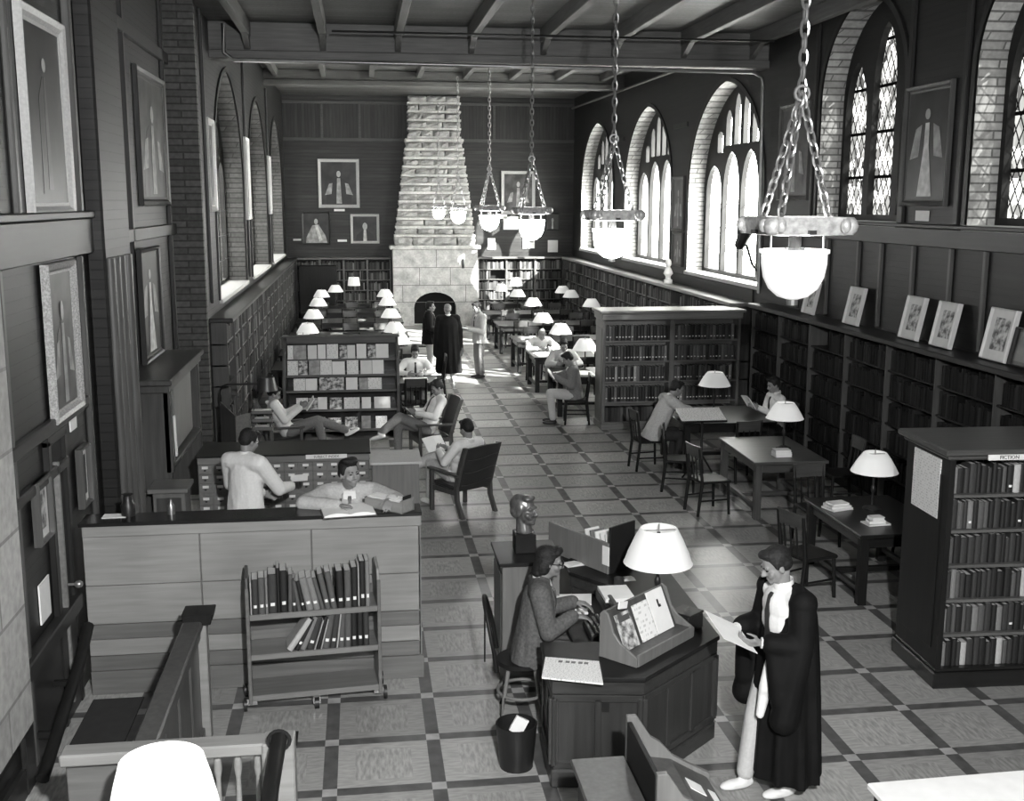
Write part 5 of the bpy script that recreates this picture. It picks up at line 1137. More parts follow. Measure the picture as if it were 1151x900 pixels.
# left wall
picture('huge gilt framed full-length portrait nearest the gallery on the left wall', (XL + .005, 9.02, 4.62), '+x', 1.2, 1.5, .11, 'gold', 'tall')
plaque('white name plate under the huge gilt portrait on the left wall', (XL + .005, 9.05, 3.98), '+x', .17, .14)
picture('narrow portrait in an ornate carved frame below the rail on the left wall', (XL + .02, 9.0, 2.93), '+x', .84, 1.2, .085, 'gilt_ornate', 'mid')
plaque('pale name plate under the ornate framed portrait', (XL + .005, 9.25, 2.21), '+x', .2, .1)
picture('tall dark portrait inside the recess on the left wall above the cupboard', (XL - .415, 15.9, 4.8), '+x', 2.1, 1.75, .12, 'trim', 'mid')
picture('robed portrait with white sleeves standing on top of the left wall cupboard', (XL - .3, 14.5, 2.72), '+x', 1.3, 1.4, .07, 'frame_dark', 'white')
picture('gilt framed picture between the brick pier and the first left window', (XL + .01, 18.55, 4.55), '+x', .8, 1.45, .1, 'gold', 'tall')
picture('pale framed picture next to the first left window edge', (XL + .01, 24.43, 4.45), '+x', .7, 1.7, .12, 'mount', 'mid')
picture('framed picture hung between the far left windows', (XL + .01, 30.4, 4.4), '+x', .7, 1.5, .1, 'gold', 'mid')
picture('framed print with a grey photograph beside the left door', (XL + .02, 8.12, 1.8), '+x', .34, .46, .025, 'mid', 'print', cat='framed print', name='framed_print', mount=.03)
plaque('plain white sheet pinned low on the left wall panelling', (XL + .005, 8.13, 1.12), '+x', .26, .3, 'paper')
picture('small framed notice just beyond the left door', (XL + .02, 9.35, 1.75), '+x', .3, .5, .03, 'mid', 'print', cat='framed print', name='framed_print', mount=.02, art='paint_dark')
# right wall
picture('tall dark portrait of a white-robed cleric between the two leaded windows', (XR - .01, 13.42, 4.7), '-x', 1.15, 1.5, .09, 'post', 'white')
plaque('white name plate under the white-robed portrait on the right wall', (XR - .005, 13.45, 3.83), '-x', .34, .13)
picture('dark portrait behind the chains of the nearest pendant on the right wall', (XR - .01, 17.75, 4.8), '-x', 1.3, 1.55, .1, 'post', 'mid')
picture('narrow framed picture on the pier between the second and third clear windows', (XR - .01, 24.4, 3.95), '-x', .9, 1.2, .08, 'mid', 'mid')
picture('lower framed picture on the same pier between clear windows', (XR - .01, 24.35, 2.95), '-x', .8, .75, .07, 'mid', 'mid')
for i, (y, l, w, h) in enumerate(((16.5, 'dim framed print leaning on the right ledge, farthest of five', .42, .5), (14.95, 'framed print leaning on the right ledge, second farthest of five', .45, .54), (13.25, 'white mounted print leaning on the right ledge, third of five from the FICTION bookcase', .46, .55), (12.45, 'white mounted print leaning on the right ledge, second of five from the FICTION bookcase', .46, .55), (11.3, 'white mounted print leaning on the right ledge, nearest the gallery of five', .5, .58))):
    picture(l, (XR - .12, y, 2.275 + h * .495), '-x', w, h, .012, 'mount', 'print', tilt=-.2, cat='framed print', name='framed_print', mount=.06)
picture('dark framed print at the right edge of the ledge, cut by the picture edge', (XR - .12, 10.85, 2.275 + .2), '-x', .36, .42, .02, 'frame_dark', 'print', tilt=-.2, cat='framed print', name='framed_print', mount=.0, art='paint_mid')
# stage-like clamp spotlight dark against the window beside the nearest pendant
b = MB(); b.cap((6.75, 19.3, 3.25), (6.85, 19.2, 3.55), .1, .13); b.tube([(6.85, 19.25, 3.25), (6.95, 19.2, 2.9), (7.05, 19.1, 2.75)], .025, 8); o = b.build('wall_fan', M['iron'], org=(7.05, 19.1, 2.75), smooth=True); tag(o, 'dark bracket fitting against the bright window edge behind the nearest pendant', 'fitting')
b = MB(); b.lathe([(0, 0), (.1, 0), (.1, .08), (.06, .1), (.06, .16), (.11, .22), (.08, .3), (.05, .36), (0, .37)], 14, (6.82, 24.2, 2.2)); b.ell((6.82, 24.2, 2.65), (.07, .08, .1)); o = b.build('bust', M['paper'], org=(6.82, 24.2, 2.2), smooth=50); tag(o, 'small white plaster bust on the right bookcase ledge below the window pier', 'bust')
# ------------------------------------------------------------------ people
def remeshed(b, voxel, smooth=4, dec=None):
    me = b.mesh('tmp', []); o = bpy.data.objects.new('tmp', me); COL.objects.link(o)
    r = o.modifiers.new('r', 'REMESH'); r.mode = 'VOXEL'; r.voxel_size = voxel
    if smooth: s = o.modifiers.new('s', 'SMOOTH'); s.iterations = smooth; s.factor = .5
    dg = bpy.context.evaluated_depsgraph_get(); out = bpy.data.meshes.new_from_object(o.evaluated_get(dg))
    bpy.data.objects.remove(o); bpy.data.meshes.remove(me)
    out.polygons.foreach_set('use_smooth', [True] * len(out.polygons)); return out
def place(name, me, mat, parent):
    me.name = name; me.materials.clear(); me.materials.append(mat); o = bpy.data.objects.new(name, me); COL.objects.link(o); o.parent = parent; return o
V3 = Vector
def head_R(yaw, pitch, roll=0.0):
    return Matrix.Rotation(yaw, 3, 'Z') @ Matrix.Rotation(pitch, 3, 'X') @ Matrix.Rotation(roll, 3, 'Y')
def add_head(b, c, R, s=1.0, fine=True):
    E = lambda p, r, q=None: b.ell(c + R @ (V3(p) * s), [x * s for x in r], (R @ q) if q else R, 16, 11)
    C = lambda p, q, r0, r1: b.cap(c + R @ (V3(p) * s), c + R @ (V3(q) * s), r0 * s, r1 * s, 10)
    E((0, -.012, .03), (.074, .094, .088)); E((0, .022, -.03), (.062, .068, .085)); E((0, .038, -.082), (.043, .047, .032)); E((0, .075, -.098), (.02, .016, .016))
    C((0, .088, .008), (0, .112, -.03), .009, .014); C((-.014, .1, -.034), (.014, .1, -.034), .009, .009)
    C((-.038, .078, .018), (.038, .078, .018), .014, .014); C((-.05, .06, -.03), (-.035, .075, -.05), .02, .016); C((.05, .06, -.03), (.035, .075, -.05), .02, .016)
    E((0, .086, -.064), (.024, .012, .007)); E((0, .084, -.077), (.02, .012, .007))
    for sx in (-1, 1): E((sx * .076, -.005, -.018), (.009, .02, .031))
    C((0, -.02, -.07), (0, .01, -.1), .054, .04)
def add_hair(b, c, R, s=1.0, style='short'):
    E = lambda p, r: b.ell(c + R @ (V3(p) * s), [x * s for x in r], R, 18, 12)
    E((0, -.024, .047), (.081, .096, .084)); E((0, -.05, .0), (.077, .066, .07)); E((0, .045, .098), (.058, .045, .028))
    for sx in (-1, 1): E((sx * .07, -.0, .02), (.012, .035, .04))
    if style == 'quiff': E((0, .05, .11), (.06, .045, .03)); E((.03, .03, .115), (.05, .05, .025)); E((-.03, .01, .112), (.05, .06, .028))
    if style == 'long':
        E((0, -.06, -.05), (.085, .06, .07)); E((0, .055, .1), (.06, .04, .032)); E((0, -.075, -.09), (.08, .05, .05))
        for sx in (-1, 1): E((sx * .07, -.035, -.03), (.022, .05, .07)); E((sx * .045, .05, .09), (.03, .03, .03))
def add_hand(b, w, d, n, side, curl=.4, s=1.0, r=.0085, spread=.12):
    # w wrist, d finger direction, n palm normal (palm faces n), side: direction of the thumb
    d = V3(d).normalized(); n = V3(n); n = (n - d * n.dot(d)).normalized(); t = d.cross(n); t = t if t.dot(V3(side)) > 0 else -t
    for k in range(4):
        off = t * (.030 - .02 * k) * s; base = w + d * .085 * s + off; b.cap(w + d * .012 * s + off * .55, base, .016 * s, .0125 * s, 8)
        L = (.042, .047, .044, .035)[k] * s; dd = (d + t * spread * (1.5 - k) * .5).normalized(); p = base
        for j in range(3):
            a = curl * (j + 1) * .8; dv = (dd * math.cos(a) + n * math.sin(a)).normalized(); q = p + dv * L * (1, .72, .58)[j]
            b.cap(p, q, r * s * (1, .93, .86)[j], r * s * (.93, .86, .74)[j], 8); p = q
    p = w + d * .025 * s + t * .024 * s; q = p + (d * .6 + t * .75 + n * .25).normalized() * .045 * s; u = q + (d * .9 + t * .25 + n * .35).normalized() * .034 * s; x = u + (d * .95 + n * .4).normalized() * .026 * s
    b.cap(p, q, .0135 * s, .011 * s, 8); b.cap(q, u, .011 * s, .0095 * s, 8); b.cap(u, x, .0095 * s, .0075 * s, 8)
STAND = dict(pelvis=(0, 0, .95), neck=(0, .0, 1.46), head=(0, .04, 1.61), shL=(-.185, 0, 1.41), shR=(.185, 0, 1.41), elL=(-.25, -.03, 1.13), elR=(.25, -.03, 1.13), wrL=(-.25, .08, .9), wrR=(.25, .08, .9), hipL=(-.09, 0, .92), hipR=(.09, 0, .92), knL=(-.1, .03, .5), knR=(.1, .03, .5), anL=(-.1, -.01, .09), anR=(.1, -.01, .09))
SIT = dict(pelvis=(0, 0, .54), neck=(0, .04, 1.04), head=(0, .08, 1.19), shL=(-.185, .03, .99), shR=(.185, .03, .99), elL=(-.25, .08, .73), elR=(.25, .08, .73), wrL=(-.14, .3, .78), wrR=(.14, .3, .78), hipL=(-.09, .02, .52), hipR=(.09, .02, .52), knL=(-.12, .44, .52), knR=(.12, .44, .52), anL=(-.12, .4, .09), anR=(.12, .4, .09))
def torso_shapes(b, J, e=0.0, belly=0.0, low=1.0):
    pe, ne = J['pelvis'], J['neck']; up = (ne - pe); L = up.length; up = up.normalized(); rt = (J['shR'] - J['shL']).normalized(); fw = up.cross(rt).normalized(); rt = fw.cross(up)
    R = Matrix((rt, fw, up)).transposed(); at = lambda t, f=0: pe + up * (L * t) + fw * f
    b.ell(at(.0), (.165 + e, .12 + e, .13), R); b.ell(at(.28), (.148 + e, .108 + e + belly, .16), R); b.ell(at(.55, .005), (.16 + e, .115 + e, .17), R); b.ell(at(.74, .005), (.165 + e, .112 + e, .14), R)
    b.cap(J['shL'] + rt * .035, J['shR'] - rt * .035, .068 + e, .068 + e); b.cap(ne - up * .01, J['shL'] + rt * .05, .05 + e, .055 + e); b.cap(ne - up * .01, J['shR'] - rt * .05, .05 + e, .055 + e)
    return R, up, fw, rt
def person(label, loc, rz, base, pose={}, top='white', trousers='slack', shoes='shoe_w', hair='hair', style='short', hy=0.0, hp=0.0, hr=0.0, jacket=False, tie=None, skin='skin', voxel=.011, hands={}, feet={}, gown=False, coat=0.0, sleeve_end=.93, sc=1.0, fit=.014, specs=False, bow=False, skirt=False, braces=False):
    J = {k: V3(v) for k, v in base.items()}; J.update({k: V3(v) for k, v in pose.items()}); J = {k: v * sc for k, v in J.items()}
    T = thing('person', label, 'person', loc, rz)
    HR = head_R(hy, hp, hr); hc = J['head']
    b = MB(); R, up, fw, rt = torso_shapes(b, J, -.012)
    add_head(b, hc, HR); b.cap(J['neck'] - up * .03, hc + HR @ V3((0, -.02, -.06)), .055, .052)
    for s in ('L', 'R'):
        b.cap(J['sh' + s], J['el' + s], .048, .04); b.cap(J['el' + s], J['wr' + s], .04, .027); b.cap(J['hip' + s], J['kn' + s], .082, .055); b.cap(J['kn' + s], J['an' + s], .053, .038)
        h = hands.get(s, {}); sd = 1 if s == 'R' else -1
        d = V3(h.get('d', (J['wr' + s] - J['el' + s]).normalized())); n = V3(h.get('n', (-sd, 0, -.3))); add_hand(b, J['wr' + s], d, n, V3(h.get('t', (-sd * .2, .5, .8))), h.get('c', .4), 1.0, max(.0085, voxel * .95))
    body = place('body', remeshed(b, voxel, 3), M[skin], T)
    e = fit + (.012 if jacket else 0)
    coat = coat or (.06 if jacket else 0)
    b = MB(); torso_shapes(b, J, e)
    for s in ('L', 'R'):
        b.cap(J['sh' + s], J['el' + s], .06 + e, .047 + e); w = J['el' + s].lerp(J['wr' + s], sleeve_end); b.cap(J['el' + s], w, .046 + e, .032 + e)
    if coat:
        pe, Ln = J['pelvis'], (J['neck'] - J['pelvis']).length; n_ = 28; rg = []
        for t, rx, ry, am in ((.84, .15, .095, 0), (.74, .172, .118, .002), (.55, .178, .124, .004), (.3, .174, .126, .006), (.05, .182, .138, .007), (-coat / Ln, .198, .15, .01)):
            c_ = pe + up * (Ln * t)
            rg.append([c_ + R @ V3(((rx + e * .5) * math.cos(2 * PI * i / n_) + am * math.sin(i * 2.1 + t * 5), (ry + e * .5) * math.sin(2 * PI * i / n_) + am * math.cos(i * 1.7 - t * 7), 0)) for i in range(n_)])
        b.loft(rg)
    jm = remeshed(b, max(voxel, .011), 3)
    nm = 'jacket' if jacket else 'shirt'
    tp = place(nm, jm, M[top], T)
    bv = BVHTree.FromPolygons([v.co for v in jm.vertices], [tuple(p.vertices) for p in jm.polygons])
    def patch(pts2, mat, name, off=.006, rows=10):
        # a strip laid on the chest: pts2 gives (z along the spine, half width) from the neck down
        vs = []; cols = 5
        for zz, c0, hw in pts2:
            for i in range(cols):
                o_ = J['neck'] - up * zz + rt * (c0 + hw * (2 * i / (cols - 1) - 1)) + fw * .6
                hit = bv.ray_cast(o_, -fw); vs.append((hit[0] if hit[0] else o_ - fw * .5) + fw * off)
        n = len(vs); fs = [(j * cols + i, j * cols + i + 1, (j + 1) * cols + i + 1, (j + 1) * cols + i) for j in range(len(pts2) - 1) for i in range(cols - 1)]
        vs2 = [v - fw * (off + .012) for v in vs]; per = list(range(cols)) + [(j + 1) * cols - 1 for j in range(1, len(pts2))] + list(range(len(pts2) * cols - 2, (len(pts2) - 1) * cols - 1, -1)) + [j * cols for j in range(len(pts2) - 2, 0, -1)]
        q = MB(); q.add(vs + vs2, fs + [tuple(n + i for i in f[::-1]) for f in fs] + [(per[i], per[(i + 1) % len(per)], n + per[(i + 1) % len(per)], n + per[i]) for i in range(len(per))])
        m = q.mesh(name, [M[mat]], smooth=60); o = bpy.data.objects.new(name, m); COL.objects.link(o); o.parent = T
    if jacket and not gown:
        patch([(.0, 0, .05), (.05, 0, .055), (.12, 0, .045), (.2, 0, .026), (.27, 0, .006)], 'white', 'shirt_front', .004)
        for q in (-1, 1): patch([(.015, q * .07, .018), (.06, q * .078, .024), (.12, q * .068, .026), (.2, q * .042, .02), (.27, q * .016, .008)], top, 'lapel', .009)
    if tie: patch([(.035, 0, .014), (.055, 0, .018), (.075, 0, .012), (.16, 0, .022), (.26 if jacket else .36, 0, .03), (.275 if jacket else .39, 0, .006)], tie, 'tie', .011)
    if bow: patch([(.02, 0, .05), (.035, 0, .02), (.05, 0, .05)], 'tie', 'bow_tie', .02)
    # collar
    b = MB(); c = J['neck'] + up * .02; n_ = 14; F = R
    b.loft([[c + F @ V3((math.cos(2 * PI * i / n_) * r, math.sin(2 * PI * i / n_) * r - .002, z - .012 * math.sin(2 * PI * i / n_))) for i in range(n_)] for r, z in ((.066, -.03), (.069, .0), (.064, .025), (.058, .022), (.058, -.03))], cap=False); b.f.append([0, 1, 2]) if False else None
    m = b.mesh('collar', [M['white' if (jacket or gown) else top]], smooth=60); o = bpy.data.objects.new('collar', m); COL.objects.link(o); o.parent = T
    # cuffs
    if jacket or gown:
        for s in ('L', 'R'):
            q = MB(); a = J['el' + s].lerp(J['wr' + s], sleeve_end - .04); z = J['el' + s].lerp(J['wr' + s], min(1.0, sleeve_end + .06)); q.tube([a, z], .036 + fit * .6, 12); m = q.mesh('shirt_cuff', [M['white']], smooth=50); o = bpy.data.objects.new('shirt_cuff', m); COL.objects.link(o); o.parent = T
    b = MB(); b.ell(J['pelvis'] - V3((0, 0, .01)), (.168, .128, .12), R)
    if skirt:
        for s in ('L', 'R'): b.cap(J['hip' + s], J['kn' + s], .11, .1)
        b.cap((J['hipL'] + J['hipR']) / 2, (J['knL'] + J['knR']) / 2, .1, .1); b.cap(J['knL'], J['knL'] - V3((0, 0, .15)), .1, .11); b.cap(J['knR'], J['knR'] - V3((0, 0, .15)), .1, .11)
    else:
        for s in ('L', 'R'): b.cap(J['hip' + s], J['kn' + s], .1, .078); b.cap(J['kn' + s], J['kn' + s].lerp(J['an' + s], .93), .076, .064)
    place('skirt' if skirt else 'trousers', remeshed(b, max(voxel, .012), 4), M[trousers], T)
    for s in ('L', 'R'):
        f = V3(feet.get(s, (0, 1, 0))); f = f.normalized(); a = J['an' + s]; kn = (J['kn' + s] - a).normalized(); side = f.cross(kn); side = side.normalized() if side.length > .01 else V3((1, 0, 0)); upf = side.cross(f)
        Rf = Matrix((side, f, upf)).transposed(); b = MB()
        b.ell(a + Rf @ V3((0, -.02, -.045)), (.037, .055, .042), Rf); b.ell(a + Rf @ V3((0, .08, -.055)), (.043, .105, .032), Rf); b.ell(a + Rf @ V3((0, .13, -.06)), (.045, .065, .026), Rf); b.cap(a, a + Rf @ V3((0, .0, -.04)), .043, .04); b.ell(a + Rf @ V3((0, .06, -.076)), (.042, .13, .012), Rf)
        place('shoe', remeshed(b, .01, 3), M[shoes], T)
    b = MB(); add_hair(b, hc, HR, 1.0, style); place('hair', remeshed(b, min(voxel, .009), 2), M[hair], T)
    for sx in (-1, 1):
        q = MB(); q.ell(hc + HR @ V3((sx * .03, .0785, -.002)), (.013, .009, .006), HR, 10, 7); m = q.mesh('eye', [M['lens']], smooth=True); o = bpy.data.objects.new('eye', m); COL.objects.link(o); o.parent = T
        q = MB(); q.cap(hc + HR @ V3((sx * .017, .092, .02)), hc + HR @ V3((sx * .046, .08, .022)), .005, .004, 6); m = q.mesh('eyebrow', [M[hair]], smooth=True); o = bpy.data.objects.new('eyebrow', m); COL.objects.link(o); o.parent = T
    if specs:
        q = MB()
        for sx in (-1, 1): q.ring_path([hc + HR @ V3((sx * .034 + .026 * math.cos(2 * PI * i / 16), .104, -.003 + .021 * math.sin(2 * PI * i / 16))) for i in range(16)], .0035, 6); q.tube([hc + HR @ V3((sx * .06, .104, .004)), hc + HR @ V3((sx * .083, .0, .0))], .0035, 6)
        q.tube([hc + HR @ V3((-.01, .104, .003)), hc + HR @ V3((.01, .104, .003))], .0035, 6); m = q.mesh('spectacles', [M['iron']], smooth=True); o = bpy.data.objects.new('spectacles', m); COL.objects.link(o); o.parent = T
    if gown:
        b = MB(); n_ = 40; rings = []; by = -.055
        for z, rx, ry, amp in ((gown, .3, .235, .03), (.35, .285, .225, .026), (.65, .265, .21, .02), (.95, .245, .19, .012), (1.15, .235, .17, .006), (1.3, .225, .15, .002), (1.39, .2, .12, 0), (1.45, .13, .085, 0), (1.475, .08, .06, 0)):
            z = z * sc
            rings.append([(rx * math.cos(2 * PI * i / n_) * (1 + amp / rx * math.sin(9 * 2 * PI * i / n_ + z * 2)), by + (ry + amp * math.sin(11 * 2 * PI * i / n_ + 1 + z)) * math.sin(2 * PI * i / n_), z) for i in range(n_)])
        b.loft(rings)
        for q in (-1, 1): b.cap((q * .085 * sc, -.045, 1.45 * sc), J['shR' if q > 0 else 'shL'] + V3((0, -.02, 0)), .06, .1)
        for s, q in (('L', -1), ('R', 1)):
            sh, el, wr = J['sh' + s] - V3((0, .02, 0)), J['el' + s], J['wr' + s]; w2 = el.lerp(wr, .72)
            b.cap(sh, el, .09, .085); b.cap(el, w2, .08, .075)
            hang = V3((el.x * .9 + wr.x * .1, (el.y + wr.y) / 2 - .02, el.z - .5)); b.cap(el, hang, .08, .1); b.cap(w2, w2.lerp(hang, .75), .05, .075); b.cap(el.lerp(w2, .5), hang.lerp(w2, .3), .06, .07)
        place('gown', remeshed(b, .012, 3), M['gown'], T)
    return T
def L(o, p):                                            # a point of a person's own frame, in the scene
    return wmat(o) @ V3(p)
def sheet(name, label, cat, pts, mat, th=.003):
    q = MB(); a, c, d, e = (V3(p) for p in pts); n = (c - a).cross(e - a).normalized() * th
    q.add([a, c, d, e, a + n, c + n, d + n, e + n], [(0, 1, 2, 3), (4, 7, 6, 5), (0, 4, 5, 1), (1, 5, 6, 2), (2, 6, 7, 3), (3, 7, 4, 0)])
    o = q.build(name, M[mat], org=a); tag(o, label, cat); return o
def held_book(label, o, c, w, h, tilt, mat='paper', open_=True, yaw=0.0):
    # open book or paper held in front: centre C in the person's frame, leaning back by TILT
    TM = wmat(o) @ Matrix.Translation(c) @ Matrix.Rotation(yaw, 4, 'Z') @ Matrix.Rotation(tilt, 4, 'X')
    q = MB(TM)
    for s in (-1, 1): q.prism([(0, 0), (s * w / 2, .025), (s * w / 2, .037), (0, .016)], 'z', -h / 2, h / 2)
    k = q.build('open_book', M[mat], org=wmat(o) @ V3(c)); tag(k, label, 'book'); return k
# 1 gowned reader by the desk, facing left
pa = person('person in a long black gown and white trousers standing reading beside the desk', (2.77, 6.78, 0), PI / 2 + .22, STAND, dict(neck=(0, .01, 1.475), head=(0, .075, 1.63), elL=(-.25, .02, 1.14), wrL=(-.14, .26, 1.16), elR=(.27, -.02, 1.13), wrR=(.18, .25, 1.14), hipL=(-.09, 0, .93), hipR=(.09, 0, .93), anR=(.1, .18, .09), knR=(.1, .12, .5), anL=(-.1, -.03, .09)), top='white', trousers='cream', shoes='shoe_w', hp=-.42, hy=-.2, gown=.14, tie='tie', voxel=.0075, jacket=False, hands={'L': dict(d=(.15, 1, .05), n=(.8, .1, .6), t=(0, .2, 1), c=.75), 'R': dict(d=(-.1, 1, .05), n=(-.8, .1, .6), t=(0, .2, 1), c=.75)}, fit=.002)
b = MB(wmat(pa)); b.cap((-.03, .07, 1.4), (-.05, .16, .95), .05, .055); b.cap((-.05, .15, .95), (-.07, .19, .6), .05, .035)
q = MB(); 
o = place('white_stole', (lambda bb: remeshed(bb, .012, 4))((lambda bb: (bb.cap((-.07, .14, .98), (-.08, .17, .8), .03, .045), bb.cap((-.07, .16, .8), (-.08, .2, .62), .045, .03), bb)[-1])(MB())), M['white'], pa)
sheet('paper_sheet', 'white paper held up by the gowned reader beside the desk', 'paper', [L(pa, (-.17, .3, 1.1)), L(pa, (.08, .3, 1.2)), L(pa, (.06, .57, 1.35)), L(pa, (-.19, .57, 1.25))], 'paper')
# 2 typist
pt = person('person with dark hair and spectacles in a grey jacket typing at the desk', (1.27, 8.15, 0), -PI / 2 - .12, SIT, dict(pelvis=(0, .0, .52), neck=(0, .07, 1.05), head=(0, .13, 1.2), shL=(-.17, .06, 1.0), shR=(.17, .06, 1.0), elL=(-.22, .1, .74), elR=(.22, .12, .73), wrL=(-.12, .33, .84), wrR=(.12, .31, .82)), top='tweed', trousers='tweed', shoes='shoe_d', style='long', jacket=True, tie='tie_m', hp=-.16, specs=True, voxel=.0075, skirt=True, coat=.1, sc=1.045, hands={'L': dict(d=(.1, 1, -.15), n=(0, -.2, -1), t=(1, .2, 0), c=.45), 'R': dict(d=(-.1, 1, -.15), n=(0, -.2, -1), t=(-1, .2, 0), c=.45)})
# 3 leaning man at the counter (raised on the staff side), 4 white-coated man
pc = person('person in a pale jacket and tie leaning on the counter, looking to the right', (-.13, 9.62, 0), PI, STAND, dict(pelvis=(0, .08, .95), neck=(0, .16, 1.46), head=(.0, .22, 1.6), shL=(-.2, .14, 1.42), shR=(.2, .14, 1.42), elL=(-.38, .36, 1.4), wrL=(-.33, .56, 1.46), elR=(.36, .4, 1.41), wrR=(.08, .53, 1.42)), top='linen', trousers='slack', shoes='shoe_d', style='quiff', jacket=True, tie='tie_m', hy=.55, hp=.05, voxel=.0085, fit=.008, sc=1.06, hands={'L': dict(d=(.25, .9, -.1), n=(.3, -.3, -1), t=(1, 0, 0), c=.5), 'R': dict(d=(-.9, .35, -.05), n=(0, .2, -1), t=(0, 1, .2), c=.4)})
pw = person('person in a white jacket and bow tie searching a drawer of the card catalogue', (-1.2, 11.2, 0), -.55, STAND, dict(head=(0, .09, 1.6), neck=(0, .03, 1.45), wrR=(.2, .5, 1.05), elR=(.27, .2, 1.1), wrL=(-.06, .36, .98), elL=(-.26, .1, 1.12), shL=(-.19, 0, 1.4), shR=(.19, 0, 1.4)), top='white', trousers='slack', shoes='shoe_d', jacket=True, hp=-.4, hy=-.35, voxel=.01, bow=True, coat=.12, fit=.014)
TRY = MB(); TRY.box(-1.03, -.86, 12.5, 12.72, .86, .95)
o = sheet('card_slip', 'white card held over the open drawer by the white-jacketed man', 'card', [(-.78, 11.62, 1.07), (-.6, 11.66, 1.07), (-.6, 11.78, 1.11), (-.78, 11.74, 1.11)], 'paper')
# 5 reclining reader left of the rack, 6 crossed-legs reader in the armchair, 7 reader seen from behind
ARM = make_armchair('high-backed armchair of the white-shirted man with crossed legs right of the magazine rack'); ARM.scale = (1, 1, .87); ARM.location = (1.05, 17.25, 0); ARM.rotation_euler = (0, 0, PI / 2 + .22); ARM['group'] = 'armchairs round the magazine rack'
a7 = dup(ARM, (1.25, 14.1, 0), .62, 'high-backed dark armchair seen from behind, nearest the end of the card catalogue', 'armchairs round the magazine rack')
a5 = dup(ARM, (-1.22, 17.3, 0), -PI / 2 + .1, 'armchair of the reclining reader left of the magazine rack', 'armchairs round the magazine rack')
XL_ = dict(pelvis=(0, .05, .47), neck=(0, -.17, .96), head=(0, -.12, 1.11), shL=(-.185, -.15, .91), shR=(.185, -.15, .91), elL=(-.27, .0, .68), elR=(.27, .0, .68), wrL=(-.1, .25, .74), wrR=(.1, .25, .74), hipL=(-.09, .08, .46), hipR=(.09, .08, .46), knR=(.1, .5, .55), anR=(.1, .5, .1), knL=(-.02, .5, .66), anL=(.2, .86, .5))
p6 = person('person in white shirt and white shoes reading in an armchair, legs crossed', (1.05, 17.25, 0), PI / 2 + .22, SIT, dict(XL_, anL=(-.2, .86, .47), knL=(.0, .5, .67)), top='white', trousers='slack', shoes='shoe_w', hp=-.5, tie='tie', voxel=.011, feet={'L': (-.15, .9, -.1)})
held_book('dark small book held on the lap of the man with crossed legs', p6, (0, .33, .76), .3, .2, -.8, 'cloth3')
p7 = person('person in a white shirt seen from behind reading in the high-backed armchair', (1.25, 14.1, 0), .62, SIT, dict(XL_, knL=(-.12, .46, .56), anL=(-.14, .46, .1), knR=(.0, .46, .68), anR=(-.28, .66, .5), wrL=(-.16, .26, .78), wrR=(.02, .26, .78)), top='white', trousers='slack_l', shoes='shoe_w', hp=-.35, voxel=.011, feet={'R': (-.8, .5, 0)})
held_book('white open book held by the man in the high-backed armchair seen from behind', p7, (-.12, .36, .86), .32, .22, -.7)
p5 = person('person in white shirt reclining with a raised book left of the magazine rack', (-1.22, 17.3, 0), -PI / 2 + .1, SIT, dict(XL_, neck=(0, -.2, .92), head=(0, -.14, 1.06), knL=(-.05, .52, .6), anL=(-.1, .98, .4), knR=(.08, .5, .62), anR=(.12, .62, .12), wrL=(-.1, .26, .84), wrR=(.1, .26, .84)), top='white', trousers='slack', shoes='shoe_w', hp=-.45, voxel=.011, feet={'L': (0, .8, .4)})
held_book('white book raised by the reclining reader left of the magazine rack', p5, (0, .38, .9), .3, .22, -.6)
# 8 reader behind the small table
rt8 = make_table('small table before the white-shirted reader right of the magazine rack', .8, .8, h=.76, name='side_table'); rt8.location = (.98, 20.25, 0)
put_chair(.92, 19.6, .05, 'empty dark chair with its back to the gallery right of the magazine rack')
c8 = put_chair(1.0, 21.0, PI, 'chair of the white-shirted reader facing the gallery right of the magazine rack')
p8 = person('person in a white shirt and dark tie reading at a small table, facing the gallery', (1.0, 20.98, 0), PI, SIT, dict(wrL=(-.16, .38, .82), wrR=(.16, .38, .82), elL=(-.33, .2, .82), elR=(.33, .2, .82)), top='white', trousers='slack', hp=-.55, tie='tie', voxel=.011)
sheet('paper_sheet', 'pale papers under the hands of the white-shirted reader facing the gallery', 'paper', [(.75, 20.15, .762), (1.2, 20.15, .762), (1.2, 20.48, .762), (.75, 20.48, .762)], 'cloth5' if False else 'print')
# 9-11 the three standing in the aisle
p9 = person('person in a long black gown seen from behind, standing in the aisle before the fireplace', (1.93, 24.75, 0), .12, STAND, {}, top='white', trousers='slack_l', shoes='shoe_w', hair='hair_l', gown=.2, voxel=.012, hp=-.1)
p10 = person('person in a dark jacket half hidden behind the black gowned figure in the aisle', (1.55, 25.55, 0), -PI / 2 - .1, STAND, dict(wrR=(.2, .25, 1.05), elR=(.27, .02, 1.12)), top='gown', trousers='slack_l', shoes='shoe_w', hair='hair', jacket=True, coat=.2, voxel=.012, fit=.03)
p11 = person('person in a pale jacket reading on their feet in the aisle, facing left', (2.68, 25.1, 0), PI / 2 + .35, STAND, dict(wrL=(-.1, .34, 1.15), elL=(-.26, .06, 1.1), wrR=(.1, .32, 1.15), elR=(.26, .06, 1.1), head=(0, .08, 1.63)), top='linen', trousers='slack', shoes='shoe_d', jacket=True, coat=.14, tie='tie', hp=-.4, voxel=.012)
sheet('open_book', 'thin pale book in the hands of the pale-jacketed reader in the aisle', 'book', [L(p11, (-.14, .36, 1.16)), L(p11, (.14, .36, 1.16)), L(p11, (.14, .54, 1.2)), L(p11, (-.14, .54, 1.2))], 'paper', .015)
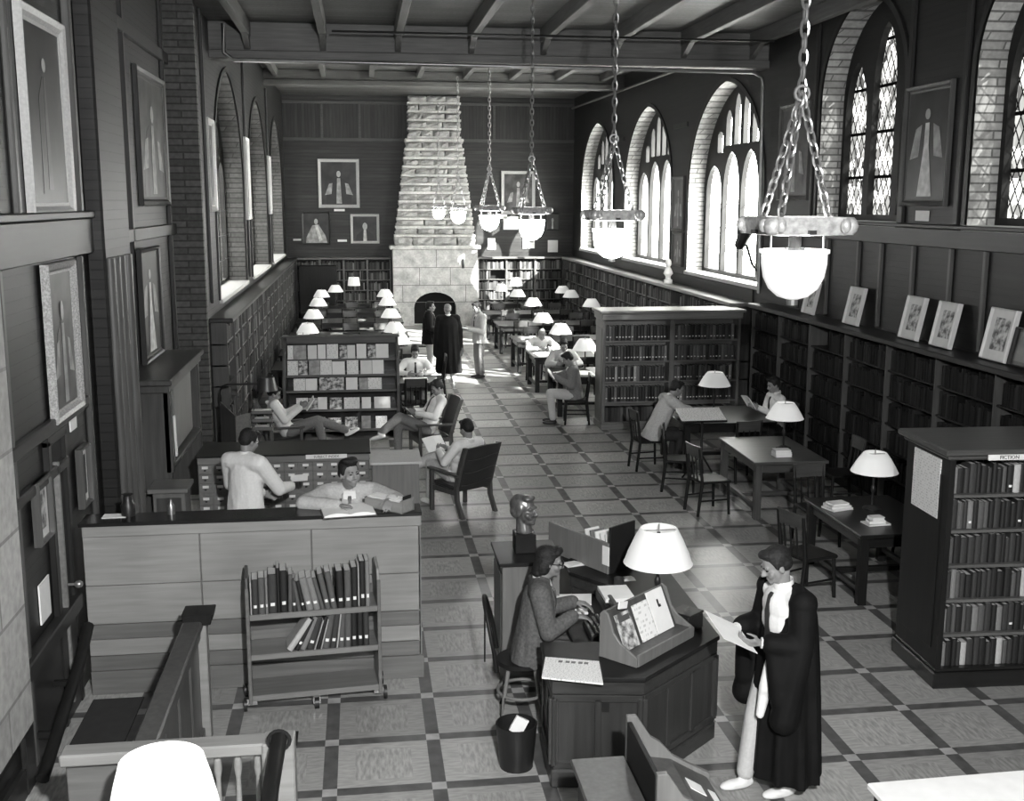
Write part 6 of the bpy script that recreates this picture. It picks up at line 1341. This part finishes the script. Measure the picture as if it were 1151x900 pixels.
# 12-14 readers at the right tables
p12 = person('person in a sunlit white shirt bending over the second right reading table', (3.9, 24.35, 0), PI + .15, SIT, dict(neck=(0, .22, 1.0), head=(0, .32, 1.1), shL=(-.19, .2, .96), shR=(.19, .2, .96), elL=(-.34, .38, .82), elR=(.34, .38, .82), wrL=(-.16, .52, .82), wrR=(.16, .52, .82)), top='white', trousers='slack_l', hp=-.7, hair='hair_l', voxel=.012)
c12 = put_chair(3.9, 24.38, PI + .15, 'chair of the sunlit white-shirted reader at the second right reading table')
p13 = person('person in pale jacket and tie behind a newspaper on the nearest right table', (3.98, 21.72, 0), PI, SIT, dict(neck=(0, .1, 1.05), head=(0, .17, 1.19), shL=(-.19, .08, 1.0), shR=(.19, .08, 1.0), wrL=(-.2, .42, .85), wrR=(.2, .42, .85), elL=(-.32, .2, .82), elR=(.32, .2, .82)), top='linen', trousers='slack', jacket=True, tie='tie', hp=-.5, voxel=.011)
c13 = put_chair(3.98, 21.75, PI, 'chair of the tie-wearing newspaper reader at the nearest right table')
p14 = person('person in a grey jacket and light trousers reading in profile beside the freestanding bookcase', (3.84, 19.62, 0), PI / 2 - .15, SIT, dict(neck=(0, .06, 1.05), head=(0, .14, 1.19), wrL=(-.1, .34, .86), wrR=(.1, .34, .86), knL=(-.1, .45, .56), knR=(.12, .45, .54)), top='slack', trousers='cream', shoes='shoe_d', jacket=True, hp=-.55, voxel=.011, coat=.08)
c14 = put_chair(3.86, 19.62, PI / 2 - .15, 'chair of the light-trousered reader beside the freestanding bookcase')
held_book('white open book held by the light-trousered reader in profile', p14, (0, .42, .93), .3, .2, -.7)
# 15, 16 readers before the freestanding bookcase
p15 = person('person in a pale jacket bending over a newspaper before the freestanding bookcase', (4.32, 16.05, 0), -PI / 2 + .1, SIT, dict(pelvis=(0, .05, .56), neck=(0, .3, 1.08), head=(0, .4, 1.22), shL=(-.19, .27, 1.04), shR=(.19, .27, 1.04), elL=(-.28, .5, .88), elR=(.28, .5, .86), wrL=(-.12, .68, .86), wrR=(.12, .7, .86)), top='linen', trousers='slack_d', shoes='shoe_d', jacket=True, tie='tie', hp=-.4, voxel=.011, coat=.14)
c15 = put_chair(4.28, 16.05, -PI / 2 + .1, 'chair of the pale-jacketed reader bending over a newspaper')
p16 = person('person in white shirt and dark tie reading at the wall side, facing left', (6.42, 16.35, 0), PI / 2 + .1, SIT, dict(neck=(0, .02, 1.05), head=(0, .08, 1.2), wrL=(-.1, .36, .86), wrR=(.1, .36, .86)), top='white', trousers='slack_d', shoes='shoe_d', tie='tie', hp=-.3, voxel=.011)
c16 = put_chair(6.44, 16.35, PI / 2 + .1, 'chair of the white-shirted reader at the wall side of the table')
held_book('white open book raised by the white-shirted reader at the wall side', p16, (0, .46, .95), .3, .22, -.6)
# typist's bentwood chair
BW = thing('swivel_chair', 'dark bentwood chair with a pierced back under the typist', 'chair', (1.2, 8.15, 0), -PI / 2 - .12)
BWM = wmat(BW)
b = MB(BWM); b.lathe([(0, .43), (.2, .43), (.22, .45), (.2, .47), (0, .47)], 24); b.build('seat', M['dark'], BW, smooth=40)
b = MB(BWM); b.ring_path([(.19 * math.cos(2 * PI * i / 24), .19 * math.sin(2 * PI * i / 24), .2) for i in range(24)], .014, 8); b.build('foot_ring', M['case_x'], BW, smooth=True)
for a in (.7, 2.3, 3.9, 5.5): b = MB(BWM); b.tube([(.15 * math.cos(a), .15 * math.sin(a), .44), (.2 * math.cos(a), .2 * math.sin(a), .2), (.24 * math.cos(a), .24 * math.sin(a), 0)], [.018, .016, .013], 8); b.build('leg', M['case'], BW, smooth=True)
b = MB(BWM); arc = [(.24 * math.cos(a), -.2 - .1 * math.sin(a), .45 + .52 * math.sin(a) ** .8) for a in [PI * i / 16 for i in range(17)]]; b.tube(arc, .017, 8); b.build('back_hoop', M['dark'], BW, smooth=True)
for x in (-.07, .07): b = MB(BWM); b.prism([(x - .03, .47), (x + .02, .47), (x + .035, .6), (x + .01, .72), (x + .03, .86), (x - .02, .9), (x - .04, .74), (x - .015, .62)], 'y', -.3, -.288); b.build('back_splat', M['dark'], BW)
# bronze bust
BU = thing('bust', 'bronze portrait head on a black block standing on the narrow cabinet', 'bust', (1.36, 9.14, 1.02), .0)
b = MB(); b.box(1.27, 1.45, 9.05, 9.23, 1.021, 1.19); b.build('plinth', M['desk_top'], BU, bev=.005)
b = MB(); c = V3((1.36, 9.14, 1.385)); HR = head_R(-2.3, .05)
add_head(b, c, HR, 1.12); b.cap(c + HR @ V3((0, -.02, -.08)), (1.36, 9.14, 1.2), .06, .075); add_hair(b, c + HR @ V3((0, -.004, -.006)), HR, 1.14, 'short')
m = remeshed(b, .006, 2); m.transform(wmat(BU).inverted()); place('bronze_head', m, M['bronze'], BU)
# ------------------------------------------------------------------ light and camera
W = bpy.data.worlds.new('sky'); SC.world = W; W.use_nodes = True
bg = W.node_tree.nodes['Background']; bg.inputs[0].default_value = g3(1.0)
nt = W.node_tree; mr = nt.nodes.new('ShaderNodeMapRange')            # the sky is brighter on the sun's side
mr.inputs['From Min'].default_value = -.6; mr.inputs['From Max'].default_value = .6; mr.inputs['To Min'].default_value = 2.5; mr.inputs['To Max'].default_value = 20.0
nt.links.new(xyz(nt, coords(nt, 'Generated'))[0], mr.inputs['Value']); nt.links.new(mr.outputs['Result'], bg.inputs[1])
def sun(d, e, ang=.6):
    l = bpy.data.lights.new('sun', 'SUN'); l.energy = e; l.angle = math.radians(ang); o = bpy.data.objects.new('sun', l); COL.objects.link(o)
    o.rotation_euler = Vector(d).to_track_quat('-Z', 'Y').to_euler(); o.location = (20, 0, 15)
sun((-.72, .70, -.53), 34.0)
def area(loc, to, size, e, sy=None):
    l = bpy.data.lights.new('window_light', 'AREA'); l.energy = e; l.size = size
    if sy: l.shape = 'RECTANGLE'; l.size_y = sy
    o = bpy.data.objects.new('window_light', l); COL.objects.link(o); o.location = loc; o.rotation_euler = (Vector(to) - Vector(loc)).to_track_quat('-Z', 'Y').to_euler(); return o
# photographer's flash bulb above the camera
l = bpy.data.lights.new('flash_bulb', 'POINT'); l.energy = 2000; l.shadow_soft_size = .09; o = bpy.data.objects.new('flash_bulb', l); COL.objects.link(o); o.location = (.62, -.1, 4.85)
# soft fill light added behind the camera; no window there
area((2.2, -3.2, 5.2), (2.2, 14, 1.0), 5.0, 110, 2.5)
for y in (5.96, 10.51, 15.6, 20.7, 27.3, 34.0):
    l = bpy.data.lights.new('pendant_bulb', 'POINT'); l.energy = 35; l.shadow_soft_size = .1; o = bpy.data.objects.new('pendant_bulb', l); COL.objects.link(o); o.location = (2.4, y, 3.8)
cam = bpy.data.cameras.new('camera'); co = bpy.data.objects.new('camera', cam); COL.objects.link(co); SC.camera = co
f, pitch, yaw, roll = 1247.27, .177676, .135806, -.0025805
cy, sy, cp, sp = math.cos(yaw), math.sin(yaw), math.cos(pitch), math.sin(pitch)
F_ = Vector((sy * cp, cy * cp, -sp)); r_ = Vector((cy, -sy, 0)); d_ = F_.cross(r_)
r2 = math.cos(roll) * r_ + math.sin(roll) * d_; d2 = -math.sin(roll) * r_ + math.cos(roll) * d_
co.matrix_world = Matrix.Translation((0, 0, 4.0)) @ Matrix((r2, -d2, -F_)).transposed().to_4x4()
cam.sensor_width = 36; cam.lens = f / 1151 * 36; cam.clip_start = .05; cam.clip_end = 200
SC.view_settings.view_transform = 'Standard'; SC.view_settings.look = 'None'; SC.view_settings.gamma = 1; SC.view_settings.use_curve_mapping = False
SC.view_settings.exposure = 0.85
SC.cycles.use_denoising = True; SC.cycles.max_bounces = 8; SC.cycles.transparent_max_bounces = 12; SC.cycles.sample_clamp_indirect = 8.0
